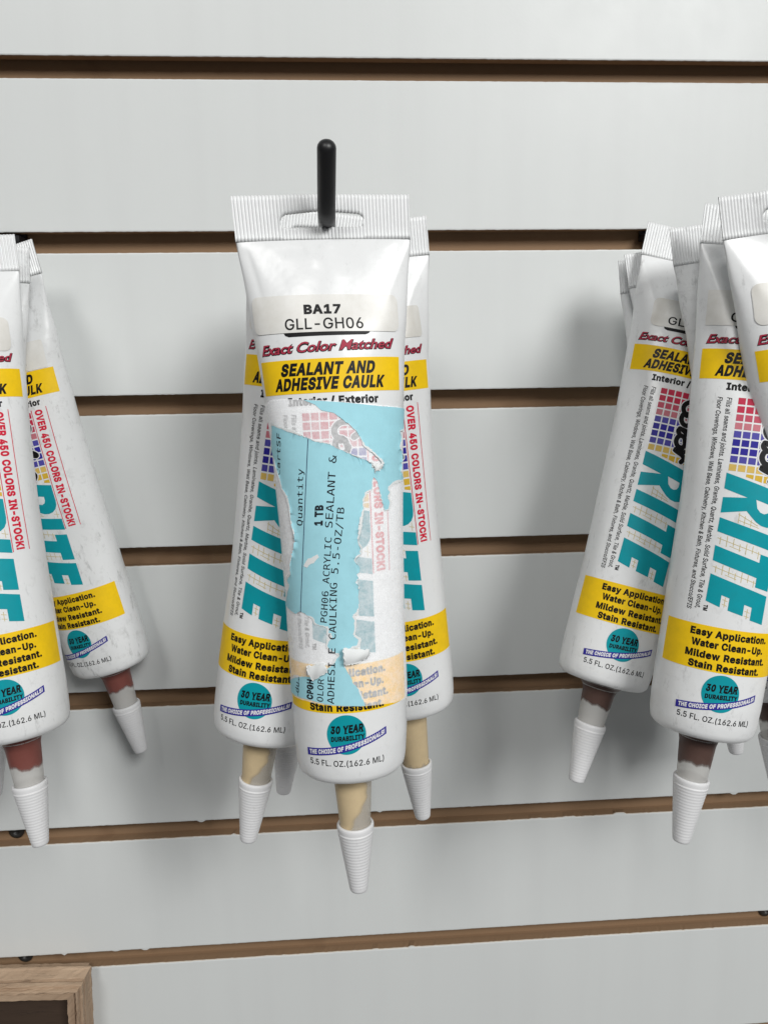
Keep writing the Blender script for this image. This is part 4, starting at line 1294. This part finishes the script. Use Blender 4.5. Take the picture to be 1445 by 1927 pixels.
def make_nozzle(parent, fillmat, level, seed, wedge=False, slide=0.0):
    zs = np.r_[np.linspace(197.7, 205, 12), np.linspace(206, 230, 16)]
    V, F = lathe([(nozzle_r(z) / 1000, (HZ - z - slide * max(0, (z - 204) / 26)) / 1000) for z in zs], 64)
    nz = mesh_obj('nozzle', V, F, [M['nozzle']], parent)
    r = np.random.RandomState(seed)
    ph = r.uniform(0, 6, 5)
    n = 96

    def lev(t):
        return level + 0.9 * math.sin(t * 2 + ph[0]) + 0.5 * math.sin(5 * t + ph[1]) + 0.22 * math.sin(11 * t + ph[2]) + 0.10 * math.sin(29 * t + ph[3])
    prof = np.linspace(0, 1, 40)
    V, F, film = [], [], []
    for i, s in enumerate(prof):
        for k in range(n):
            t = 2 * math.pi * k / n
            z = 197.9 + (lev(t) - 197.9) * s
            rr = nozzle_r(z) + 0.03
            thin = 0.0
            if wedge:
                # an air pocket down the right-hand side, its edge slanting inwards
                tt = (t + math.pi) % (2 * math.pi) - math.pi
                e = 0.25 + 0.55 * math.sin((z - 199) * 0.21) + 0.05 * math.sin(z * 1.3)
                k2 = 1 / (1 + math.exp(-(tt - e) / 0.05)) if tt < 2.2 else max(0, 1 - (tt - 2.2) * 4)
                thin = 0.80 * k2
            film.append(max(0.0, min(1.0, (lev(t) - z) / 1.7)) ** 0.7 * 0.95 * (1 - thin))
            V.append((rr * math.sin(t) / 1000, -rr * math.cos(t) / 1000, (HZ - z - slide * max(0, (z - 204) / 26)) / 1000))
    for i in range(len(prof) - 1):
        for k in range(n):
            a, b = i * n + k, i * n + (k + 1) % n
            F.append((a, a + n, b + n, b))
    so = mesh_obj('sealant', V, F, [fillmat], nz)
    so.data.attributes.new('film', 'FLOAT', 'POINT').data.foreach_set('value', film)


def make_cap(parent, seed, slide=0.0):
    pr = [(5.10, 228.0), (5.58, 221.4), (5.62, 220.6), (5.80, 220.35), (6.50, 220.4), (6.72, 220.8), (6.75, 221.6), (6.62, 222.6), (6.55, 223.2)]
    z = 223.2
    while z < 244.8:
        r0 = 6.55 + (3.45 - 6.55) * (z - 223.2) / (245.0 - 223.2)
        pr.append((r0 + 0.038 * math.sin((z - 223.2) / 1.22 * 2 * math.pi), z))
        z += 1.22 / 8
    pr += [(3.42, 245.2), (3.30, 245.9), (3.0, 246.4), (2.2, 246.7), (1.0, 246.8), (0.02, 246.8)]
    r = np.random.RandomState(seed)
    V, F = lathe([(a / 1000, (HZ - b - slide) / 1000) for a, b in pr], 56)
    mesh_obj('cap', V, F, [M['cap']], parent)


def rotm(al, be, ga):
    ca, sa = math.cos(ga), math.sin(ga)
    Rz = np.array([[ca, -sa, 0], [sa, ca, 0], [0, 0, 1]])
    c, s = math.cos(be), math.sin(be)
    Rx = np.array([[1, 0, 0], [0, c, s], [0, -s, c]])
    c, s = math.cos(al), math.sin(al)
    Ry = np.array([[c, 0, -s], [0, 1, 0], [s, 0, c]])
    return Ry @ Rx @ Rz


GROUPS = {'C': 'cream caulk tubes on the middle hook', 'L': 'brick red caulk tubes on the hook at the left',
          'R': 'dark brown caulk tubes on the hook at the right'}


def make_tube(key, q, label, white, fill, level, sticker=None, codes=(), bend=0.0, u0=0.0, creases=(), dent=0.55, wedge=False, seed=1, skew=0.0, slide=0.0):
    rm = Matrix(rotm(*q[3:6]).tolist())
    root = thing('caulk_tube', label, 'caulk tube', q[:3], rm.to_euler(), GROUPS[key[0]])
    tb = Tube(seed, bend, creases, dent, skew)
    make_body(tb, M[white], root)
    make_crimp(tb, M[white], root)
    V, F, Mi = conform(tb, PRINT, u0)
    mesh_obj('printed_label', V, F, [M[i] for i in INKS], root, Mi)
    if sticker:
        fl = Flat()
        s_u0, s_u1, s_z0, s_z1, s_r, s_t = sticker
        fl.poly(rounded(s_u0, s_u1, s_z0, s_z1, s_r, s_t), 0, 0.24)
        arr = fl.arrays(1.0, 1.5)
        V, F, Mi = conform(tb, arr)
        st = mesh_obj('code_sticker', V, F, [M['sticker']], root, Mi)
        if codes:
            fl = Flat()
            for (s, a, b, zb, cap, bold) in codes:
                put_text(fl, s, 0, 0.30, a, b, zb, cap, bold=bold, warp=lambda u, z: (u, z + s_t * u))
            V, F, Mi = conform(tb, fl.arrays())
            mesh_obj('sticker_lettering', V, F, [M['black']], st, Mi)
    make_nozzle(root, M[fill], level, seed, wedge, slide)
    make_cap(root, seed, slide)
    return root, tb


CR = lambda *a: a
corner = [CR((28, 15), (17, 36), 1.6, 0.55), CR((-28, 15), (-19, 38), 1.6, 0.5), CR((-23, 16), (-13, 30), 3.5, -0.6), CR((23, 16), (14, 28), 3.5, -0.55)]
c1cr = [CR((28.5, 15), (21, 34), 1.5, 1.0), CR((-27, 19), (-22.5, 34), 1.2, -0.8), CR((-6, 17), (-3, 21.5), 1.5, 0.75), CR((-14, 16.5), (-4, 18), 2.2, -1.0),
        CR((4, 17.5), (12, 22), 2.4, -0.8), CR((25, 17), (22, 30), 2.6, -0.9), CR((-24, 16), (-15, 28), 3.0, -0.5), CR((0, 22), (9, 31), 3.0, 0.35)]

# poses: hang point (x, y, z), sideways swing, lean, twist
c1, tb1 = make_tube('C1', (-0.00217, -0.11626, -0.09332, 0.02777, 0.06566, -0.00972),
                    'white caulk tube with torn blue paper label, frontmost on the middle hook', 'clean', 'cream', 222.5,
                    (-26.2, 24.0, 33.6, 45.9, 2.2, 0.012), [('BA17', -8.0, 4.2, 40.1, 3.2, 0.030), ('GLL-GH06', -14.6, 11.4, 45.0, 3.6, 0.0)],
                    bend=1.0, u0=-0.8, creases=c1cr, wedge=True, seed=11, skew=0.024)
make_tube('C2', (-0.0006, -0.0922, -0.0942, -0.163, 0.0478, -0.1914),
          'white caulk tube swinging left behind the torn-label tube', 'clean', 'cream', 223.0,
          (-24.5, 24.5, 33.5, 45.6, 2.2, 0.0), [('BA17', -6.4, 6.0, 39.9, 3.2, 0.03), ('GLL-GH06', -13, 13, 44.8, 3.6, 0.0)],
          creases=corner, wedge=True, seed=12, slide=-2.2)
make_tube('C3', (0.0094, -0.0745, -0.095, 0.1024, 0.0183, -0.0161),
          'white caulk tube swinging right behind the torn-label tube', 'clean', 'cream', 223.0,
          (-24.5, 23.0, 33.5, 45.6, 1.2, 0.0), [('BA17', -6.4, 6.0, 39.9, 3.2, 0.03), ('GLL-GH06', -13, 12, 44.8, 3.6, 0.0)],
          creases=corner, seed=13, slide=4.2)
make_tube('C4', (0.0, -0.056, -0.0975, -0.118, 0.0, 0.02),
          'rearmost caulk tube of the middle hook, only its small white cap showing', 'clean', 'cream', 221.0,
          creases=corner, seed=14)
make_tube('L1', (-0.1531, -0.0637, -0.0967, 0.1248, 0.1266, 0.299),
          'white caulk tube cut off by the left edge, brick red sealant in its nozzle', 'soft', 'brick', 213.0,
          (-24.5, 22.5, 34.0, 47.5, 2.5, 0.0), [('GLL', -13, -3, 44.8, 3.6, 0.0)], creases=corner, seed=21, slide=-1.0)
make_tube('L2', (-0.1556, -0.0403, -0.0964, -0.03, 0.0199, 0.0),
          'grubby caulk tube squeezed between two tubes at the left edge, mostly hidden', 'dirty', 'brick', 213.0,
          creases=corner, dent=0.85, seed=22)
make_tube('L3', (-0.1547, -0.017, -0.0978, 0.226, 0.0064, -0.3207),
          'scuffed caulk tube swinging far right against the slatwall, second from left edge', 'dirty', 'brick', 211.5,
          (-22, 22.9, 42.0, 54.3, 1.0, 0.0), [('GLL', -12, -3.0, 52.4, 3.8, 0.0), ('3', 11.8, 14.3, 52.4, 3.8, 0.0)], creases=corner, dent=0.85, seed=23, slide=-0.8)
make_tube('R1', (0.166, -0.1115, -0.0898, 0.1283, 0.0399, 0.0222),
          'frontmost white caulk tube cut off by the right edge, rounded cream sticker corner', 'soft', 'brown', 213.0,
          (-23.5, 24.0, 31.5, 46.0, 3.0, 0.0), [('GLL', -13, -3, 44.6, 3.6, 0.0)], creases=corner, seed=31)
make_tube('R2', (0.1691, -0.0967, -0.095, -0.1612, 0.0986, -0.1962),
          'large white caulk tube near the right edge with brown sealant above its ribbed cap', 'soft', 'brown', 213.0,
          (-24.9, 24.9, 32.5, 45.8, 0.5, 0.0), [('GLL', -16.2, -6.0, 44.4, 3.6, 0.0)], creases=corner, seed=32, slide=-2.4)
make_tube('R3', (0.1655, -0.0745, -0.0937, 0.118, 0.0323, -0.0054),
          'scuffed caulk tube squeezed between two tilted brown-sealant tubes, label hidden', 'dirty', 'brown', 213.0,
          creases=corner + [CR((-20, 17), (2, 34), 1.6, 0.7)], dent=0.9, seed=33)
make_tube('R4', (0.1651, -0.0482, -0.096, -0.2836, 0.1586, -0.1187),
          'caulk tube swinging far left with brown sealant, its nozzle over the bare slat', 'soft', 'brown', 210.0,
          (-20.5, 24.0, 33.0, 45.8, 2.6, 0.0), [('GLL', -13.3, -3.3, 44.4, 3.6, 0.0)], creases=corner, seed=34, slide=-3.2)
make_tube('R5', (0.1604, -0.0316, -0.1012, 0.0769, 0.0059, 0.0031),
          'rearmost caulk tube nearest the slatwall, a sliver left of the brown-sealant tubes', 'soft', 'brown', 211.0,
          creases=corner, seed=35)
make_tube('R6', (0.1603, -0.0402, -0.0976, 0.1502, 0.0044, 0.0018),
          'caulk tube just ahead of the rearmost sliver, ribbed end showing between two tubes', 'soft', 'brown', 211.0,
          creases=corner, seed=36)

# ------------------------------------------------------------------ torn blue label on the front tube
BLUE = [(-9.9, 67.64), (1.2, 68.86), (15.05, 70.75), (31.87, 72.06), (30.79, 78.8), (23.72, 79.21), (25.03, 81.51), (23.62, 84.58), (25.6, 87.12), (24.06, 92.97), (27.61, 96.07), (20.08, 96.48), (17.26, 97.95), (18.14, 99.59), (17.12, 101.04), (18.25, 102.88), (17.17, 105.19), (15.35, 105.34), (14.43, 102.5), (13.62, 98.32), (13.15, 95.89), (11.72, 93.91), (11.09, 95.05), (10.95, 97.76), (8.89, 98.62), (7.67, 101.57), (7.7, 104.28), (6.88, 106.59), (6.36, 109.89), (5.71, 112.22), (5.25, 114.57), (6.19, 116.7), (5.74, 118.71), (4.12, 119.94), (3.73, 120.93), (5.35, 123.13), (5.1, 124.83), (4.2, 125.43), (4.83, 126.86), (3.56, 128.12), (4.88, 129.62), (4.37, 133.02), (4.58, 136.16), (3.95, 138.52), (2.55, 139.08), (3.35, 140.55), (3.06, 143.3), (2.61, 145.7), (4.62, 147.31), (4.03, 149.0), (3.75, 149.59), (-1.41, 150.82), (-1.2, 153.43), (-0.98, 155.73), (-0.13, 158.39), (0.77, 159.76), (1.33, 161.77), (3.17, 163.93), (4.35, 167.04), (5.21, 170.29), (-0.27, 169.71), (-6.75, 169.14), (-14.03, 168.22), (-28.2, 168.5), (-28.2, 165.0), (-21.1, 161.25), (-13.95, 160.2), (-6.87, 156.96), (-4.8, 154.97), (-4.08, 153.34), (-2.74, 152.07), (-5.9, 150.41), (-6.83, 149.12), (-6.42, 147.08), (-4.93, 145.33), (-6.31, 144.63), (-5.87, 142.89), (-7.62, 142.21), (-10.58, 141.63), (-11.06, 139.9), (-12.43, 139.29), (-15.82, 137.85), (-19.05, 138.97), (-28.0, 137.0), (-25.73, 135.48), (-23.6, 132.19), (-21.49, 129.7), (-23.73, 127.9), (-19.96, 125.6), (-19.85, 122.05), (-18.37, 118.76), (-16.84, 115.86), (-16.3, 112.36), (-17.18, 109.29), (-17.39, 109.0), (-17.92, 104.87), (-18.48, 101.09), (-19.26, 99.04), (-21.17, 96.67), (-22.17, 93.23), (-24.04, 89.79), (-25.03, 86.68), (-28.5, 84.01), (-25.32, 79.04), (-24.22, 74.55), (-19.99, 76.07), (-15.03, 77.28), (-10.71, 79.31), (-6.29, 81.18), (-2.28, 82.2), (0.29, 83.99), (3.57, 85.5), (6.89, 87.02), (9.29, 88.17), (11.59, 89.33), (11.52, 90.68), (13.19, 91.47), (15.06, 89.9), (14.53, 88.5), (11.96, 85.97), (9.18, 83.79), (7.01, 79.15), (5.09, 76.89), (2.2, 74.41), (-0.35, 72.29), (-4.31, 71.26), (-6.23, 69.34), (-7.89, 68.58)]
rg = random.Random(5)


def ragged(poly, step, amp, keep=lambda p, q: False):
    out = []
    n = len(poly)
    for i in range(n):
        p, q = poly[i], poly[(i + 1) % n]
        out.append(p)
        L = math.hypot(q[0] - p[0], q[1] - p[1])
        if keep(p, q):
            continue
        k = int(L / step)
        for j in range(1, k):
            t = j / k
            out.append((p[0] + (q[0] - p[0]) * t + rg.gauss(0, amp), p[1] + (q[1] - p[1]) * t + rg.gauss(0, amp)))
    return out


straight = lambda p, q: (p[1] < 73 and q[1] < 73 and min(p[0], q[0]) > -10) or (p[1] > 168 and q[1] > 168)
sheet = [(-34, 70.2), (-29.2, 68.8), (-22, 66.85), (-14.8, 67.1), (-6.6, 67.7), (10.7, 69.87), (31, 72.1), (34, 72.4), (33, 110), (32, 173.2), (24.6, 172.9), (11.8, 171.0),
         (0.5, 169.9), (-15, 168.9), (-28, 169.0), (-34, 169.2), (-35, 120)]
fl = Flat()
fl.poly(ragged(sheet, 1.2, 0.05), 0, 0.26)
V, F, Mi = conform(tb1, fl.arrays(1.5, 3.0))
res = mesh_obj('paper_residue', V, F, [M['residue']], c1, Mi)
res['label'] = 'white torn paper fibre with the faded print showing through'
# white fibre fringe just outside the blue
cx = np.array(BLUE)


def outset(poly, d):
    out = []
    n = len(poly)
    area2 = sum(poly[i][0] * poly[(i + 1) % n][1] - poly[(i + 1) % n][0] * poly[i][1] for i in range(n))
    sg = 1 if area2 > 0 else -1
    for i in range(n):
        a, b, c = np.array(poly[i - 1]), np.array(poly[i]), np.array(poly[(i + 1) % n])
        t = (c - a) / max(np.linalg.norm(c - a), 1e-6)
        nn = np.array([t[1], -t[0]]) * sg
        out.append(tuple(b + nn * d * rg.uniform(0.3, 1.5)))
    return out


fine = ragged(BLUE, 0.7, 0.10, straight)
fl = Flat()
fl.poly(fine, 0, 0.34)
arr = fl.arrays(1.5, 3.0)


def lift(i):
    return max(0.0, 0.22 + 0.38 * math.sin(i * 0.061) + 0.22 * math.sin(i * 0.173 + 1.0))


LIFT = {}
for i, p in enumerate(fine):
    if not straight(p, fine[(i + 1) % len(fine)]) and abs(p[0]) < 27:
        LIFT[(round(p[0], 3), round(p[1], 3))] = lift(i) * (0.7 if p[1] < 132 else 0.0)
for v in arr[0]:
    v[2] += LIFT.get((round(float(v[0]), 3), round(float(v[1]), 3)), 0.0)
V, F, Mi = conform(tb1, arr)
blue = mesh_obj('torn_label', V, F, [M['bluepaper']], c1, Mi)
blue['label'] = 'pale blue paper label with black typed text, torn away in strips'
fl = Flat()
lay = 0.40
put_mono(fl, 'cartSF', 0, lay, (-21.9, 92.4), (-19.3, 78.0), 2.1, 0.62)
put_mono(fl, 'Quantity', 0, lay, (-13.2, 109.0), (-11.5, 89.9), 2.1, 0.66)
fl.line((-16.0, 138.2), (-12.5, 109.0), 0.26, 1, lay)
fl.line((-12.5, 109.0), (-9.2, 80.4), 0.26, 1, lay)
put_text(fl, '1 TB', 0, lay, 108.7, 102.0, -5.6, 2.9, 'u', bold=0.03, warp=lambda u, z: (u - (z - 105) * 0.1, z))
put_mono(fl, 'PGH06 ACRYLIC', 0, lay, (-6.3, 141.5), (-3.2, 112.5), 2.2, 0.66)
put_mono(fl, ' SEALANT &', 0, lay, (-3.2, 112.5), (-0.2, 86.1), 2.4, 0.66)
put_mono(fl, 'ADHESI E CAULKING', 0, lay, (-5.1, 169.0), (-2.2, 127.6), 2.3, 0.66)
put_mono(fl, ' 5.5-OZ/TB', 0, lay, (-2.2, 127.6), (1.4, 103.0), 2.3, 0.66)
put_text(fl, 'CPGH', 0, lay, 168.0, 161.0, -12.0, 2.7, 'u', bold=0.03, warp=lambda u, z: (u - (z - 161) * 0.08, z))
put_mono(fl, 'OLOR', 0, lay, (-8.9, 168.6), (-8.1, 160.4), 2.2, 0.64)
put_mono(fl, 'du.', 0, lay, (-19.3, 167.2), (-18.4, 160.9), 2.1, 0.7)
fl.line((-19.8, 168.0), (-18.7, 161.0), 0.22, 1, lay - 0.01)
V, F, Mi = conform(tb1, fl.arrays())
mesh_obj('label_lettering', V, F, [M['dotink'], M['lineink']], blue, Mi)
# white scuffs and fibre along the tears
fl = Flat()
fl.poly(ragged([(-13.6, 122.3), (-12.0, 120.0), (-8.2, 118.2), (-7.8, 119.2), (-9.8, 121.2), (-12.4, 122.8)], 0.6, 0.18), 0, 0.42)
n = len(fine)
edge_pts = []
i = 0
while i < n:
    p, q = fine[i], fine[(i + 1) % n]
    if not straight(p, q) and abs(p[0]) < 27:
        d = max(0.0, 0.28 + 0.30 * math.sin(i * 0.13) + 0.18 * math.sin(i * 0.47 + 1) + rg.uniform(-0.15, 0.15))
        if d < 0.05:
            i += 1
            continue
        tx, tz = q[0] - p[0], q[1] - p[1]
        L = math.hypot(tx, tz) + 1e-6
        if L < 1.6:
            ox, oz = -tz / L * d, tx / L * d
            la, lb = LIFT.get((round(p[0], 3), round(p[1], 3)), 0), LIFT.get((round(q[0], 3), round(q[1], 3)), 0)
            for sg, drop, ly in ((0.9, 0.6, 0.375), (-0.5, 1.0, 0.380)):
                o = len(fl.V)
                fl.V += [(p[0], p[1], ly + la), (q[0], q[1], ly + lb), (q[0] + ox * sg, q[1] + oz * sg, ly + lb * drop * (0.8 if sg < 0 else 1)),
                         (p[0] + ox * sg, p[1] + oz * sg, ly + la * drop * (0.8 if sg < 0 else 1))]
                fl.F.append((o, o + 1, o + 2, o + 3))
                fl.Mi.append(0)
    i += 1
V, F, Mi = conform(tb1, fl.arrays())
mesh_obj('torn_edge_fibre', V, F, [M['fluff']], blue, Mi)


def curl(corners, lift, seed, twist=0.0):
    """a loose scrap of paper peeling off: corners tl, tr, br, bl in (u, z); lifts towards its free end"""
    r = np.random.RandomState(seed)
    n = 14
    tl, tr, br, bl = [np.array(c, float) for c in corners]
    Vt, Ft = [], []
    for side in (0, 1):
        for i in range(n + 1):
            for j in range(n + 1):
                s, t = i / n, j / n
                p = tl * (1 - s) * (1 - t) + tr * s * (1 - t) + br * s * t + bl * (1 - s) * t
                if i in (0, n) or j in (0, n):
                    rr_ = np.random.RandomState(seed * 991 + i * 37 + j)
                    p = p + rr_.randn(2) * 0.16
                h = 0.45 + lift * (0.35 + 0.65 * math.sin(math.pi * (0.12 + 0.8 * t))) * (0.55 + 0.45 * (1 - s)) + twist * (s - 0.5) + 0.12 * math.sin(9 * s + 4 * t)
                Vt.append(tb1.at(np.array(p[0]), np.array(p[1]), np.array(h - 0.10 * side)))
    q = n + 1
    for side in (0, 1):
        o = side * q * q
        for i in range(n):
            for j in range(n):
                a = o + i * q + j
                f_ = (a, a + 1, a + q + 1, a + q)
                Ft.append(f_ if side == 0 else f_[::-1])
    o = q * q
    for i in range(n):
        for (a, b) in ((i, i + 1), (n * q + i, n * q + i + 1), (i * q, (i + 1) * q), (i * q + n, (i + 1) * q + n)):
            Ft.append((a, b, b + o, a + o))
    mesh_obj('paper_curl', Vt, Ft, [M['fluff']], blue)


curl([(-13.9, 156.2), (-7.4, 154.5), (-6.4, 157.6), (-12.0, 161.3)], 1.6, 3, 0.5)
curl([(-1.4, 149.1), (7.6, 151.2), (6.2, 154.3), (-0.7, 155.5)], 2.2, 4, -0.8)
curl([(11.4, 89.3), (14.4, 89.9), (14.9, 91.3), (12.0, 92.3)], 0.8, 5, 0.0)
